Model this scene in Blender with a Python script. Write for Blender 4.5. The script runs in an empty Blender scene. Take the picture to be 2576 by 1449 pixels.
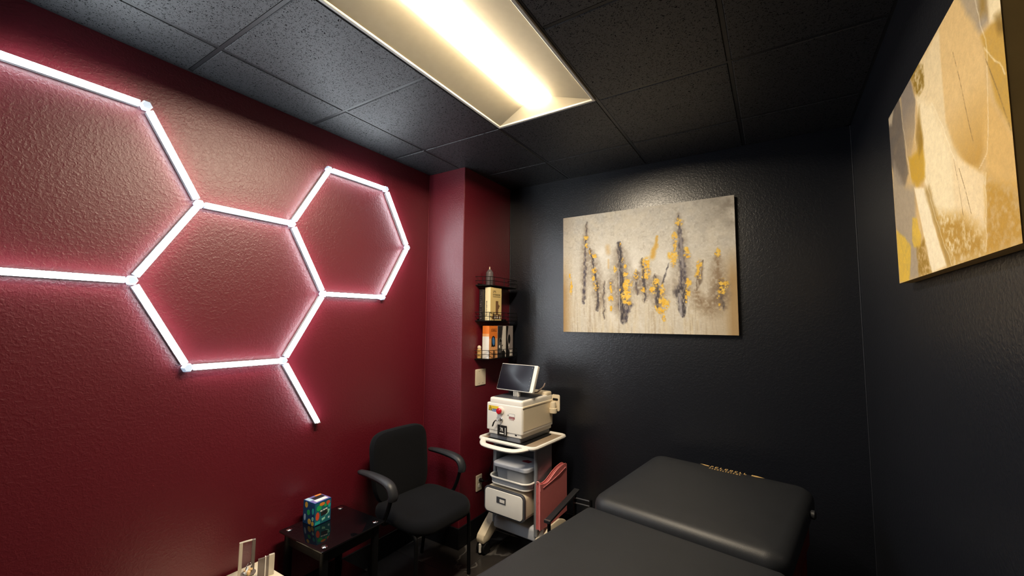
import bpy, bmesh, math, random
import numpy as np
from mathutils import Vector, Matrix
random.seed(7); RNG = np.random.default_rng(11)
SC = bpy.context.scene
COL = SC.collection
PI = math.pi

# ------------------------------------------------------------------ camera, world, exposure
YAW, PITCH, ROLL, FPX, CAMZ = 0.5624, 0.0823, 0.0089, 1045.6, 1.571
def make_camera():
    f = Vector((-math.sin(YAW)*math.cos(PITCH), math.cos(YAW)*math.cos(PITCH), math.sin(PITCH)))
    r = Vector((math.cos(YAW), math.sin(YAW), 0)); u = r.cross(f)
    c, s = math.cos(ROLL), math.sin(ROLL)
    r2 = r*c + u*s; u2 = u*c - r*s
    cam = bpy.data.cameras.new('camera'); cam.sensor_width = 36; cam.lens = FPX/2576*36
    cam.clip_start = 0.02
    o = bpy.data.objects.new('camera', cam); COL.objects.link(o)
    M = Matrix((r2, u2, -f)).transposed().to_4x4(); M.translation = Vector((0, 0, CAMZ))
    o.matrix_world = M
    SC.camera = o
make_camera()
W = bpy.data.worlds.new('world'); SC.world = W; W.use_nodes = True
W.node_tree.nodes['Background'].inputs[0].default_value = (0.02, 0.02, 0.022, 1)
W.node_tree.nodes['Background'].inputs[1].default_value = 0.2
SC.view_settings.view_transform = 'Standard'
SC.view_settings.look = 'None'
SC.view_settings.exposure = 0.4
SC.view_settings.gamma = 1.0
SC.view_settings.use_curve_mapping = False
LENS_EMIT = 92.0       # ceiling troffer lens
HEX_EMIT = 26.0        # cool-white wall tubes

# ------------------------------------------------------------------ colour + material helpers
def lin(c):
    return tuple(((v/255)/12.92 if v/255 <= 0.04045 else ((v/255+0.055)/1.055)**2.4) for v in c)
class NT:
    def __init__(s, name):
        s.m = bpy.data.materials.new(name); s.m.use_nodes = True
        s.t = s.m.node_tree; s.b = s.t.nodes['Principled BSDF']
    def n(s, typ, **kw):
        x = s.t.nodes.new(typ)
        for k, v in kw.items(): setattr(x, k, v)
        return x
    def l(s, a, b): s.t.links.new(a, b)
def mat(name, rgb, rough=0.5, spec=0.5, metal=0.0, var=0.06, scale=30, bump=0.0, bscale=200, emit=None, es=0, trans=0, alpha=1, coat=0, ior=1.45, bdist=0.002, sheen=0):
    """procedural principled: base colour broken up by noise, optional fine bump"""
    k = NT(name); b = k.b
    c = lin(rgb)
    tc = k.n('ShaderNodeTexCoord')
    nz = k.n('ShaderNodeTexNoise'); nz.inputs['Scale'].default_value = scale; nz.inputs['Detail'].default_value = 4
    k.l(tc.outputs['Object'], nz.inputs['Vector'])
    rmp = k.n('ShaderNodeMix', data_type='RGBA')
    rmp.inputs['A'].default_value = tuple(max(0, v*(1-var)) for v in c)+(1,)
    rmp.inputs['B'].default_value = tuple(min(1, v*(1+var)) for v in c)+(1,)
    k.l(nz.outputs['Fac'], rmp.inputs['Factor']); k.l(rmp.outputs['Result'], b.inputs['Base Color'])
    b.inputs['Roughness'].default_value = rough; b.inputs['Specular IOR Level'].default_value = spec
    b.inputs['Metallic'].default_value = metal; b.inputs['IOR'].default_value = ior
    b.inputs['Transmission Weight'].default_value = trans; b.inputs['Alpha'].default_value = alpha
    b.inputs['Coat Weight'].default_value = coat
    if sheen: b.inputs['Sheen Weight'].default_value = sheen
    if bump:
        n2 = k.n('ShaderNodeTexNoise'); n2.inputs['Scale'].default_value = bscale; n2.inputs['Detail'].default_value = 3
        k.l(tc.outputs['Object'], n2.inputs['Vector'])
        bp = k.n('ShaderNodeBump'); bp.inputs['Strength'].default_value = bump; bp.inputs['Distance'].default_value = bdist
        k.l(n2.outputs['Fac'], bp.inputs['Height']); k.l(bp.outputs['Normal'], b.inputs['Normal'])
    if emit:
        b.inputs['Emission Color'].default_value = emit+(1,); b.inputs['Emission Strength'].default_value = es
    return k.m

def wall_paint(name, rgb, rough, spec, bump):
    """semi-gloss paint over a rolled / knock-down texture"""
    k = NT(name); b = k.b; c = lin(rgb)
    tc = k.n('ShaderNodeTexCoord')
    n1 = k.n('ShaderNodeTexNoise'); n1.inputs['Scale'].default_value = 88; n1.inputs['Detail'].default_value = 3; n1.inputs['Distortion'].default_value = 0.6
    n2 = k.n('ShaderNodeTexNoise'); n2.inputs['Scale'].default_value = 2.2; n2.inputs['Detail'].default_value = 5
    n3 = k.n('ShaderNodeTexNoise'); n3.inputs['Scale'].default_value = 240; n3.inputs['Detail'].default_value = 2
    for n in (n1, n2, n3): k.l(tc.outputs['Object'], n.inputs['Vector'])
    mx = k.n('ShaderNodeMix', data_type='RGBA')
    mx.inputs['A'].default_value = tuple(v*0.93 for v in c)+(1,); mx.inputs['B'].default_value = tuple(v*1.07 for v in c)+(1,)
    k.l(n2.outputs['Fac'], mx.inputs['Factor']); k.l(mx.outputs['Result'], b.inputs['Base Color'])
    mr = k.n('ShaderNodeMapRange'); mr.inputs['From Min'].default_value = 0.42; mr.inputs['From Max'].default_value = 0.72
    k.l(n1.outputs['Fac'], mr.inputs['Value'])
    ad = k.n('ShaderNodeMath', operation='MULTIPLY_ADD'); ad.inputs[1].default_value = 0.25
    k.l(n3.outputs['Fac'], ad.inputs[0]); k.l(mr.outputs['Result'], ad.inputs[2])
    bp = k.n('ShaderNodeBump'); bp.inputs['Strength'].default_value = bump; bp.inputs['Distance'].default_value = 0.0022
    k.l(ad.outputs[0], bp.inputs['Height']); k.l(bp.outputs['Normal'], b.inputs['Normal'])
    b.inputs['Roughness'].default_value = rough; b.inputs['Specular IOR Level'].default_value = spec
    return k.m

def tile_fissured(name):
    k = NT(name); b = k.b
    tc = k.n('ShaderNodeTexCoord')
    vo = k.n('ShaderNodeTexNoise'); vo.inputs['Scale'].default_value = 72; vo.inputs['Detail'].default_value = 2; vo.inputs['Distortion'].default_value = 1.2
    n2 = k.n('ShaderNodeTexNoise'); n2.inputs['Scale'].default_value = 90; n2.inputs['Detail'].default_value = 3
    n3 = k.n('ShaderNodeTexNoise'); n3.inputs['Scale'].default_value = 210; n3.inputs['Detail'].default_value = 1
    for n in (vo, n2, n3): k.l(tc.outputs['Object'], n.inputs['Vector'])
    def mth(op, a, b_=None, c=None):
        x = k.n('ShaderNodeMath', operation=op)
        for q, v in enumerate((a, b_, c)):
            if v is None: continue
            if isinstance(v, (int, float)): x.inputs[q].default_value = v
            else: k.l(v, x.inputs[q])
        return x.outputs[0]
    ridge = mth('LESS_THAN', mth('ABSOLUTE', mth('SUBTRACT', vo.outputs['Fac'], 0.5)), 0.022)
    worm = mth('MULTIPLY', ridge, mth('GREATER_THAN', n2.outputs['Fac'], 0.53))
    pit = mth('MAXIMUM', worm, mth('LESS_THAN', n3.outputs['Fac'], 0.33))
    cr = k.n('ShaderNodeMath', operation='SUBTRACT'); cr.inputs[0].default_value = 1.0; k.l(pit, cr.inputs[1])
    mx = k.n('ShaderNodeMix', data_type='RGBA'); mx.inputs['A'].default_value = (0.003, 0.003, 0.004, 1); mx.inputs['B'].default_value = (0.013, 0.014, 0.017, 1)
    k.l(cr.outputs[0], mx.inputs['Factor']); k.l(mx.outputs['Result'], b.inputs['Base Color'])
    sp = k.n('ShaderNodeMath', operation='MULTIPLY'); sp.inputs[1].default_value = 0.7
    k.l(cr.outputs[0], sp.inputs[0]); k.l(sp.outputs[0], b.inputs['Specular IOR Level'])
    ad = k.n('ShaderNodeMath', operation='MULTIPLY_ADD'); ad.inputs[1].default_value = 0.2
    k.l(n3.outputs['Fac'], ad.inputs[0]); k.l(cr.outputs[0], ad.inputs[2])
    bp = k.n('ShaderNodeBump'); bp.inputs['Strength'].default_value = 0.55; bp.inputs['Distance'].default_value = 0.002
    k.l(ad.outputs[0], bp.inputs['Height']); k.l(bp.outputs['Normal'], b.inputs['Normal'])
    b.inputs['Roughness'].default_value = 0.52
    return k.m

def marble_dark(name):
    k = NT(name); b = k.b
    tc = k.n('ShaderNodeTexCoord')
    oi = k.n('ShaderNodeObjectInfo')
    ad = k.n('ShaderNodeVectorMath', operation='ADD')
    k.l(tc.outputs['Object'], ad.inputs[0]); 
    ml = k.n('ShaderNodeMath', operation='MULTIPLY'); ml.inputs[1].default_value = 17.0
    k.l(oi.outputs['Random'], ml.inputs[0]); k.l(ml.outputs[0], ad.inputs[1])
    nz = k.n('ShaderNodeTexNoise'); nz.inputs['Scale'].default_value = 1.6; nz.inputs['Detail'].default_value = 3; nz.inputs['Distortion'].default_value = 1.0
    k.l(ad.outputs[0], nz.inputs['Vector'])
    cr = k.n('ShaderNodeValToRGB'); e = cr.color_ramp.elements
    e[0].position = 0.492; e[0].color = (0, 0, 0, 1); e[1].position = 0.5; e[1].color = (1, 1, 1, 1)
    e2 = cr.color_ramp.elements.new(0.508); e2.color = (0, 0, 0, 1)
    k.l(nz.outputs['Fac'], cr.inputs['Fac'])
    n2 = k.n('ShaderNodeTexNoise'); n2.inputs['Scale'].default_value = 7; n2.inputs['Detail'].default_value = 6
    k.l(ad.outputs[0], n2.inputs['Vector'])
    mx = k.n('ShaderNodeMix', data_type='RGBA'); mx.inputs['A'].default_value = (0.010, 0.010, 0.012, 1); mx.inputs['B'].default_value = (0.05, 0.043, 0.038, 1)
    k.l(n2.outputs['Fac'], mx.inputs['Factor'])
    m2 = k.n('ShaderNodeMix', data_type='RGBA'); m2.inputs['B'].default_value = (0.16, 0.15, 0.14, 1)
    k.l(mx.outputs['Result'], m2.inputs['A']); 
    mm = k.n('ShaderNodeMath', operation='MULTIPLY'); mm.inputs[1].default_value = 0.8
    k.l(cr.outputs['Color'], mm.inputs[0]); k.l(mm.outputs[0], m2.inputs['Factor'])
    k.l(m2.outputs['Result'], b.inputs['Base Color'])
    b.inputs['Roughness'].default_value = 0.28
    return k.m

def canvas_paint(name, rough):
    """painted canvas: pigment stored per vertex, weave and brush relief from nodes"""
    k = NT(name); b = k.b
    at = k.n('ShaderNodeAttribute'); at.attribute_name = 'pigment'
    tc = k.n('ShaderNodeTexCoord')
    n1 = k.n('ShaderNodeTexNoise'); n1.inputs['Scale'].default_value = 260; n1.inputs['Detail'].default_value = 3
    k.l(tc.outputs['Object'], n1.inputs['Vector'])
    mr = k.n('ShaderNodeMapRange'); mr.inputs['To Min'].default_value = 0.86; mr.inputs['To Max'].default_value = 1.12
    k.l(n1.outputs['Fac'], mr.inputs['Value'])
    mx = k.n('ShaderNodeVectorMath', operation='SCALE')
    k.l(at.outputs['Color'], mx.inputs[0]); k.l(mr.outputs['Result'], mx.inputs['Scale'])
    k.l(mx.outputs[0], b.inputs['Base Color'])
    bp = k.n('ShaderNodeBump'); bp.inputs['Strength'].default_value = 0.25; bp.inputs['Distance'].default_value = 0.001
    k.l(n1.outputs['Fac'], bp.inputs['Height']); k.l(bp.outputs['Normal'], b.inputs['Normal'])
    b.inputs['Roughness'].default_value = rough; b.inputs['Specular IOR Level'].default_value = 0.3
    return k.m

def emitter(name, col, strength):
    k = NT(name); b = k.b
    b.inputs['Base Color'].default_value = (0.8, 0.8, 0.8, 1)
    tc = k.n('ShaderNodeTexCoord'); nz = k.n('ShaderNodeTexNoise'); nz.inputs['Scale'].default_value = 3
    k.l(tc.outputs['Object'], nz.inputs['Vector'])
    mr = k.n('ShaderNodeMapRange'); mr.inputs['To Min'].default_value = strength*0.95; mr.inputs['To Max'].default_value = strength*1.05
    k.l(nz.outputs['Fac'], mr.inputs['Value']); k.l(mr.outputs['Result'], b.inputs['Emission Strength'])
    b.inputs['Emission Color'].default_value = col+(1,)
    return k.m

M = dict(
 red=wall_paint('burgundy_wall_paint', (95, 15, 30), 0.42, 0.75, 0.30),
 black=wall_paint('black_wall_paint', (18, 21, 29), 0.32, 0.95, 0.19),
 tile=tile_fissured('black_fissured_ceiling_tile'),
 tee=mat('black_ceiling_tee', (26, 27, 30), 0.4, 0.5),
 floor=marble_dark('dark_marble_floor_tile'),
 grout=mat('grey_grout', (70, 68, 66), 0.8),
 base=mat('black_tile_baseboard', (20, 20, 23), 0.3, 0.5),
 white_enamel=mat('white_enamel_reflector', (174, 163, 138), 0.6, 0.15),
 frame_metal=mat('fixture_frame', (190, 184, 172), 0.4, 0.5),
 lens=emitter('warm_lens', (1.0, 0.84, 0.62), LENS_EMIT),
 tube=emitter('cool_tube', (0.84, 0.94, 1.0), HEX_EMIT),
 housing=mat('tube_housing', (176, 176, 180), 0.4, 0.5),
 joint=mat('tube_connector', (196, 212, 228), 0.3, 0.5, emit=(0.60, 0.76, 1.0), es=0.42),
 leather=mat('black_vinyl', (32, 34, 38), 0.46, 0.5, bump=0.2, bscale=420, var=0.15, scale=14),
 fabric=mat('black_fabric', (14, 15, 19), 0.95, 0.15, bump=0.35, bscale=900, var=0.12, sheen=0.03),
 plastic=mat('black_plastic', (40, 41, 45), 0.42, 0.5, bump=0.15, bscale=700),
 steel_black=mat('black_powder_coat', (9, 9, 11), 0.5, 0.25),
 glass_black=mat('black_table_glass', (8, 8, 11), 0.04, 0.6, coat=0.3),
 chrome=mat('chrome', (225, 226, 230), 0.12, 0.5, metal=1.0, var=0.02),
 white=mat('white_plastic', (236, 232, 224), 0.4, 0.45, var=0.03),
 offwhite=mat('warm_white_plastic', (226, 212, 186), 0.45, 0.4, var=0.03),
 grey=mat('grey_plastic', (128, 130, 136), 0.45, 0.45),
 pale_grey=mat('pale_grey_plastic', (186, 190, 198), 0.45, 0.45),
 silver=mat('silver_panel', (150, 156, 164), 0.35, 0.5, metal=0.4),
 dgrey=mat('dark_grey_metal', (84, 86, 92), 0.35, 0.5, metal=0.3),
 tan=mat('tan_mat', (150, 132, 112), 0.6, 0.3),
 rubber=mat('black_rubber', (14, 14, 16), 0.6, 0.3),
 screen=mat('dark_screen', (18, 19, 30), 0.22, 0.4),
 pink=mat('pink_leather', (234, 134, 134), 0.5, 0.4, bump=0.2, bscale=500),
 pink_edge=mat('pink_leather_edge', (238, 160, 162), 0.5, 0.4),
 clear=mat('translucent_tub', (196, 200, 208), 0.25, 0.5, alpha=0.42),
 lid=mat('frosted_lid', (206, 210, 220), 0.35, 0.5, alpha=0.92),
 paper=mat('white_paper', (222, 216, 206), 0.7, 0.2),
 wood=mat('red_brown_wood', (92, 26, 20), 0.4, 0.4, var=0.25, scale=18),
 gold=mat('gold_print', (214, 178, 116), 0.45, 0.5),
 cream_box=mat('cream_card', (228, 200, 136), 0.55, 0.35),
 cream_box_side=mat('pale_card', (240, 224, 180), 0.55, 0.35),
 ink=mat('black_ink', (24, 22, 22), 0.6, 0.3),
 brown_ink=mat('brown_ink', (120, 88, 60), 0.6, 0.3),
 darkink=mat('charcoal_card', (44, 42, 44), 0.35, 0.5, var=0.4, scale=60),
 bottle=mat('grey_bottle', (92, 84, 86), 0.35, 0.5),
 orange=mat('orange_card', (232, 126, 48), 0.45, 0.4),
 orange2=mat('light_orange_card', (236, 170, 112), 0.45, 0.4),
 white_card=mat('white_card', (238, 236, 232), 0.5, 0.35),
 greycard=mat('grey_card', (150, 140, 138), 0.4, 0.4),
 blueink=mat('blue_ink', (70, 120, 180), 0.5, 0.35, var=0.4, scale=120),
 steel=mat('brushed_steel', (180, 176, 170), 0.25, 0.5, metal=0.8),
 plate=mat('ivory_wall_plate', (226, 214, 190), 0.4, 0.45),
 red_knob=mat('red_button', (190, 24, 40), 0.3, 0.5),
 yellow=mat('yellow_sticker', (228, 196, 56), 0.5, 0.35),
 blue=mat('blue_sticker', (62, 98, 160), 0.5, 0.35),
 maroon=mat('maroon_sticker', (140, 36, 52), 0.5, 0.35),
 toy_blue=mat('toy_box_blue', (18, 74, 122), 0.35, 0.45, var=0.3, scale=22),
 toy_teal=mat('toy_box_teal', (36, 112, 122), 0.35, 0.45, var=0.35, scale=26),
 toy_top=mat('toy_box_lid', (120, 110, 170), 0.4, 0.4, var=0.35, scale=24),
 t_yellow=mat('print_yellow', (226, 182, 70), 0.45), t_green=mat('print_green', (40, 176, 96), 0.45),
 t_teal=mat('print_teal', (40, 172, 168), 0.45), t_red=mat('print_red', (226, 84, 52), 0.45),
 t_orange=mat('print_orange', (236, 140, 54), 0.45), t_mint=mat('print_mint', (150, 220, 196), 0.45),
 t_pale=mat('print_pale', (176, 208, 222), 0.45),
 acrylic=mat('clear_acrylic', (235, 236, 238), 0.05, 0.5, trans=0.0, alpha=0.05),
 frost=mat('frosted_acrylic', (224, 214, 196), 0.4, 0.5, alpha=0.75),
 frost_grey=mat('smoked_acrylic', (120, 108, 102), 0.3, 0.5, alpha=0.8),
 cream_top=mat('cream_laminate', (236, 222, 196), 0.4, 0.4),
 stone=mat('cream_stone', (226, 190, 138), 0.7, 0.3, var=0.2, bump=0.4, bscale=60),
 crystal=mat('clear_crystal', (220, 224, 228), 0.08, 0.8, var=0.2, scale=90),
 tan_box=mat('tan_laminate', (172, 134, 92), 0.5, 0.35),
 canvas_side=mat('canvas_edge', (206, 168, 100), 0.7, 0.25, var=0.18, scale=12),
 jar=mat('amber_jar', (206, 166, 104), 0.4, 0.4, var=0.2, scale=70),
 cord=mat('cable_grey', (170, 150, 140), 0.5),
)

# ------------------------------------------------------------------ mesh helpers
def BM(): return bmesh.new()
def link(name, bm, m, parent=None, smooth=False, loc=None, rot=None, mats=None):
    me = bpy.data.meshes.new(name)
    bmesh.ops.recalc_face_normals(bm, faces=bm.faces[:])
    bm.to_mesh(me); bm.free()
    for mm in (mats or [m]): me.materials.append(mm)
    if smooth:
        me.polygons.foreach_set('use_smooth', [True]*len(me.polygons))
        try: me.set_sharp_from_angle(angle=math.radians(38))
        except Exception: pass
    o = bpy.data.objects.new(name, me); COL.objects.link(o)
    if parent is not None: o.parent = parent
    if loc: o.location = loc
    if rot: o.rotation_euler = rot
    return o
def empty(name, loc, rz=0, label=None, cat=None, group=None):
    o = bpy.data.objects.new(name, None); COL.objects.link(o); o.empty_display_size = 0.1
    o.location = loc; o.rotation_euler = (0, 0, rz)
    tag(o, label, cat, group); return o
def tag(o, label=None, cat=None, group=None, kind=None):
    if label: o['label'] = label
    if cat: o['category'] = cat
    if group: o['group'] = group
    if kind: o['kind'] = kind
    return o
def box(bm, x0, x1, y0, y1, z0, z1, bev=0, seg=2):
    r = bmesh.ops.create_cube(bm, size=1)
    for v in r['verts']:
        v.co = Vector((x0+(v.co.x+.5)*(x1-x0), y0+(v.co.y+.5)*(y1-y0), z0+(v.co.z+.5)*(z1-z0)))
    if bev:
        es = list({e for v in r['verts'] for e in v.link_edges})
        bmesh.ops.bevel(bm, geom=es, offset=bev, segments=seg, affect='EDGES', profile=0.5)
    return bm
def rr(w, l, r, n=6):
    r = min(r, w/2-1e-5, l/2-1e-5); pts = []
    for cx, cy, a0 in ((w/2-r, l/2-r, 0), (-w/2+r, l/2-r, PI/2), (-w/2+r, -l/2+r, PI), (w/2-r, -l/2+r, 1.5*PI)):
        for i in range(n+1):
            a = a0+PI/2*i/n; pts.append((cx+r*math.cos(a), cy+r*math.sin(a)))
    return pts
def rbox(bm, cx, cy, w, l, z0, z1, rc=0.02, rt=0.005, rb=0.005, n=6, taper=0.0, f=None, crown=0.0):
    """rounded box: plan corner radius rc, top edge rt, bottom edge rb; taper shrinks the foot; f maps points"""
    rings = []
    def ring(ins, z, tp=0):
        ww, ll = w-2*ins-2*tp, l-2*ins-2*tp
        return [(cx+x, cy+y, z) for x, y in rr(ww, ll, max(rc-ins, 0.0008), n)]
    k = 4
    for i in range(k+1):
        a = PI/2*i/k; rings.append(ring(rb*(1-math.sin(a)), z0+rb*(1-math.cos(a)), taper))
    for i in range(k+1):
        a = PI/2*i/k; rings.append(ring(rt*(1-math.cos(a)), z1-rt*(1-math.sin(a)), 0))
    if crown:
        for q in (0.25, 0.5, 0.75):
            rings.append([(cx+(x-cx)*(1-q*0.9), cy+(y-cy)*(1-q*0.9), z1+crown*(1-(1-q)**2)) for x, y, z in ring(rt, z1)])
    F = f or (lambda p: p)
    vs = [[bm.verts.new(F(p)) for p in rg] for rg in rings]
    m = len(vs[0])
    for a, b in zip(vs[:-1], vs[1:]):
        for i in range(m):
            bm.faces.new((a[i], a[(i+1) % m], b[(i+1) % m], b[i]))
    bm.faces.new(vs[0][::-1]); bm.faces.new(vs[-1])
    return bm
def tube(bm, pts, r, seg=10, closed=False, flat=1.0):
    pts = [Vector(p) for p in pts]; n = len(pts)
    rs = r if isinstance(r, (list, tuple)) else [r]*n
    rings = []; up = None
    for i, p in enumerate(pts):
        if closed: d = (pts[(i+1) % n]-pts[i-1])
        else: d = pts[min(i+1, n-1)]-pts[max(i-1, 0)]
        d.normalize()
        if up is None:
            up = Vector((0, 0, 1)) if abs(d.z) < 0.9 else Vector((1, 0, 0))
        s = d.cross(up)
        if s.length < 1e-5: s = d.orthogonal()
        s.normalize(); u = s.cross(d); u.normalize(); up = u
        rings.append([bm.verts.new(p+(s*math.cos(2*PI*j/seg)+u*math.sin(2*PI*j/seg)*flat)*rs[i]) for j in range(seg)])
    pr = list(zip(rings[:-1], rings[1:]))
    if closed: pr.append((rings[-1], rings[0]))
    for a, b in pr:
        for j in range(seg): bm.faces.new((a[j], a[(j+1) % seg], b[(j+1) % seg], b[j]))
    if not closed: bm.faces.new(rings[0][::-1]); bm.faces.new(rings[-1])
    return bm
def spline(ctrl, n=8):
    c = [Vector(p) for p in ctrl]; c = [c[0]*2-c[1]]+c+[c[-1]*2-c[-2]]; out = []
    for i in range(1, len(c)-2):
        for k in range(n):
            t = k/n; p0, p1, p2, p3 = c[i-1:i+3]
            out.append(0.5*((2*p1)+(p2-p0)*t+(2*p0-5*p1+4*p2-p3)*t*t+(3*p1-p0-3*p2+p3)*t**3))
    out.append(c[-2]); return out
def lathe(bm, prof, c=(0, 0, 0), seg=20, axis='z'):
    rings = []
    for r, h in prof:
        rg = []
        for j in range(seg):
            a = 2*PI*j/seg; x, y = r*math.cos(a), r*math.sin(a)
            p = (x, y, h) if axis == 'z' else ((x, h, y) if axis == 'y' else (h, x, y))
            rg.append(bm.verts.new(Vector(c)+Vector(p)))
        rings.append(rg)
    for a, b in zip(rings[:-1], rings[1:]):
        for j in range(seg): bm.faces.new((a[j], a[(j+1) % seg], b[(j+1) % seg], b[j]))
    bm.faces.new(rings[0][::-1]); bm.faces.new(rings[-1])
    return bm
def poly_prism(bm, pts, fmap, t0, t1):
    """outline pts (2-D) extruded between t0 and t1; fmap((a,b),t) -> 3-D"""
    A = [bm.verts.new(fmap(p, t0)) for p in pts]; B = [bm.verts.new(fmap(p, t1)) for p in pts]
    n = len(pts)
    for i in range(n): bm.faces.new((A[i], A[(i+1) % n], B[(i+1) % n], B[i]))
    bm.faces.new(A[::-1]); bm.faces.new(B); return bm
def ell(a, b, rx, ry, n=18, rot=0):
    return [(a+rx*math.cos(2*PI*i/n)*math.cos(rot)-ry*math.sin(2*PI*i/n)*math.sin(rot),
             b+rx*math.cos(2*PI*i/n)*math.sin(rot)+ry*math.sin(2*PI*i/n)*math.cos(rot)) for i in range(n)]
def rect(a0, a1, b0, b1): return [(a0, b0), (a1, b0), (a1, b1), (a0, b1)]
# facing maps: on a plane facing -y (at y), or facing +x (at x), or facing +z
def face_ny(y): return lambda p, t: (p[0], y-t, p[1])
def face_px(x): return lambda p, t: (x+t, p[0], p[1])
def face_pz(z): return lambda p, t: (p[0], p[1], z+t)
def decal(name, pts, fmap, m, parent, t=0.0006):
    return link(name, poly_prism(BM(), pts, fmap, 0.0, t), m, parent)
def lettering(pts_rng, fmap, m, parent, name='lettering', gap=0.3, seed=3, t=0.0006):
    """row of small unreadable letter strokes filling rect (a0,a1,b0,b1)"""
    a0, a1, b0, b1 = pts_rng; h = b1-b0; rnd = random.Random(seed); bm = BM(); a = a0
    while a < a1-0.25*h:
        w = h*rnd.uniform(0.35, 0.7); s = h*0.2; e = min(a+w, a1)
        k = rnd.randint(0, 3)
        segs = [(a, a+s, b0, b1)]
        if k != 1: segs.append((a, e, b1-s, b1))
        if k != 2: segs.append((a, e, b0, b0+s))
        if k >= 2: segs.append((e-s, e, b0+0.35*h, b1))
        for q in segs: poly_prism(bm, rect(*q), fmap, 0, t)
        a += w+h*gap*(2.2 if rnd.random() < 0.15 else 1)
    return link(name, bm, m, parent)
def text(body, size, m, parent, mtx, name='lettering', ext=0.0004, sx=1.0):
    cu = bpy.data.curves.new('t', 'FONT'); cu.body = body; cu.size = size; cu.extrude = ext; cu.align_x = 'LEFT'
    tmp = bpy.data.objects.new('t', cu); COL.objects.link(tmp)
    bpy.context.view_layer.update()
    me = bpy.data.meshes.new_from_object(tmp.evaluated_get(bpy.context.evaluated_depsgraph_get()))
    bpy.data.objects.remove(tmp); bpy.data.curves.remove(cu)
    me.materials.clear(); me.materials.append(m)
    me.transform(Matrix.Diagonal((sx, 1, 1, 1))); me.transform(mtx)
    o = bpy.data.objects.new(name, me); COL.objects.link(o); o.parent = parent
    return o
def mtx_axes(o, ex, ey, ez):
    m = Matrix((ex, ey, ez)).transposed().to_4x4(); m.translation = Vector(o); return m

# ------------------------------------------------------------------ room shell
XL, XR, YB, YF, H = -2.265, 0.413, 2.995, -0.9, 2.724
PX, PY = -1.91, 2.36         # pier: side face x, front face y
TW = 0.12
def struct(name, bm, m, smooth=False):
    o = link(name, bm, m, None, smooth); o['kind'] = 'structure'; return o
struct('wall_left', box(BM(), XL-TW, XL, YF-TW, PY+TW, 0, H+0.12), M['red'])
b = BM(); box(b, XL, PX, PY, YB, 0, H+0.12, 0.006, 2)
struct('wall_pier', b, M['red'])
struct('wall_back', box(BM(), PX-0.3, XR+TW, YB, YB+TW, 0, H+0.12), M['black'])
struct('wall_right', box(BM(), XR, XR+TW, YF-TW, YB, 0, H+0.12), M['black'])
struct('wall_front', box(BM(), XL, XR, YF-TW, YF, 0, H+0.12), M['black'])
BH = 0.142
def skirting(name, *a): return struct(name, box(BM(), *a, 0.002, 1), M['base'])
skirting('baseboard_left', XL, XL+0.01, YF, PY, 0, BH)
skirting('baseboard_pier', XL+0.01, PX+0.01, PY-0.01, PY, 0, BH)
skirting('baseboard_recess', PX, PX+0.01, PY, YB, 0, BH)
skirting('baseboard_back', PX+0.01, XR, YB-0.01, YB, 0, BH)
skirting('baseboard_right', XR-0.01, XR, YF, YB-0.01, 0, BH)
# pale caulk beads in the room corners
M['bead_dark'] = mat('dark_caulk', (36, 39, 47), 0.5); M['bead_red'] = mat('red_caulk', (116, 34, 44), 0.4)
for i, (x, y, m) in enumerate(((XR-0.002, YB-0.002, 'bead_dark'), (PX+0.002, YB-0.002, 'bead_dark'), (XL+0.002, PY-0.002, 'bead_red'))):
    struct('trim_%d' % (i+1), tube(BM(), [(x, y, BH), (x, y, H)], 0.0022, 6), M[m])
# floor: slab of grout with separate tiles
flo = struct('floor', box(BM(), XL-TW, XR+TW, YF-TW, YB+TW, -0.08, -0.003), M['grout'])
FX, FY, FT = -1.718, 2.116, 0.61
xs = [FX+FT*i for i in range(-1, 5)]; ys = [FY+FT*j for j in range(-5, 3)]
for x in xs:
    for y in ys:
        a0, a1 = max(x, XL), min(x+FT, XR); c0, c1 = max(y, YF), min(y+FT, YB)
        if a1-a0 < 0.02 or c1-c0 < 0.02: continue
        t = box(BM(), a0+0.0015, a1-0.0015, c0+0.0015, c1-0.0015, -0.006, 0, 0.0012, 1)
        link('floor_tile', t, M['floor'], flo)
# ceiling: deck above, tee grid, lay-in tiles
cei = struct('ceiling', box(BM(), XL-TW, XR+TW, YF-TW, YB+TW, H+0.12, H+0.2), M['tee'])
GX, GY, T = -1.346, 1.976, 0.61
xs = [GX+T*i for i in range(-2, 4)]; ys = [GY+T*j for j in range(-5, 3)]
def in_pier(x, y): return x < PX and y > PY
for i, x in enumerate(xs):
    for j, y in enumerate(ys):
        if i == 2 and j in (3, 4): continue              # the light fixture takes these two bays
        a0, a1 = max(x, XL), min(x+T, XR); c0, c1 = max(y, YF), min(y+T, YB)
        if a1-a0 < 0.03 or c1-c0 < 0.03: continue
        bm = BM()
        # tegular edge: border rests on the tee, face drops a little
        box(bm, a0+0.003, a1-0.003, c0+0.003, c1-0.003, H+0.004, H+0.016)
        box(bm, a0+0.009, a1-0.009, c0+0.009, c1-0.009, H-0.003+random.uniform(-.0008, .0008), H+0.006, 0.003, 1)
        link('ceiling_tile', bm, M['tile'], cei)
for x in xs[1:]:
    if XL < x < XR: link('tee_bar', box(BM(), x-0.0075, x+0.0075, YF, YB, H-0.0005, H+0.003), M['tee'], cei)
for y in ys[1:]:
    if YF < y < YB:
        for (a, c) in ((XL, GX-0.012), (GX+0.012, GX+T-0.012), (GX+T+0.012, XR)):
            if a == GX+0.012 and abs(y-(GY-T)) < 0.01: continue
            link('tee_bar', box(BM(), a, c, y-0.0075, y+0.0075, H-0.0008, H+0.003), M['tee'], cei)
bm = BM()                                                    # wall angle around the edge
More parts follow.
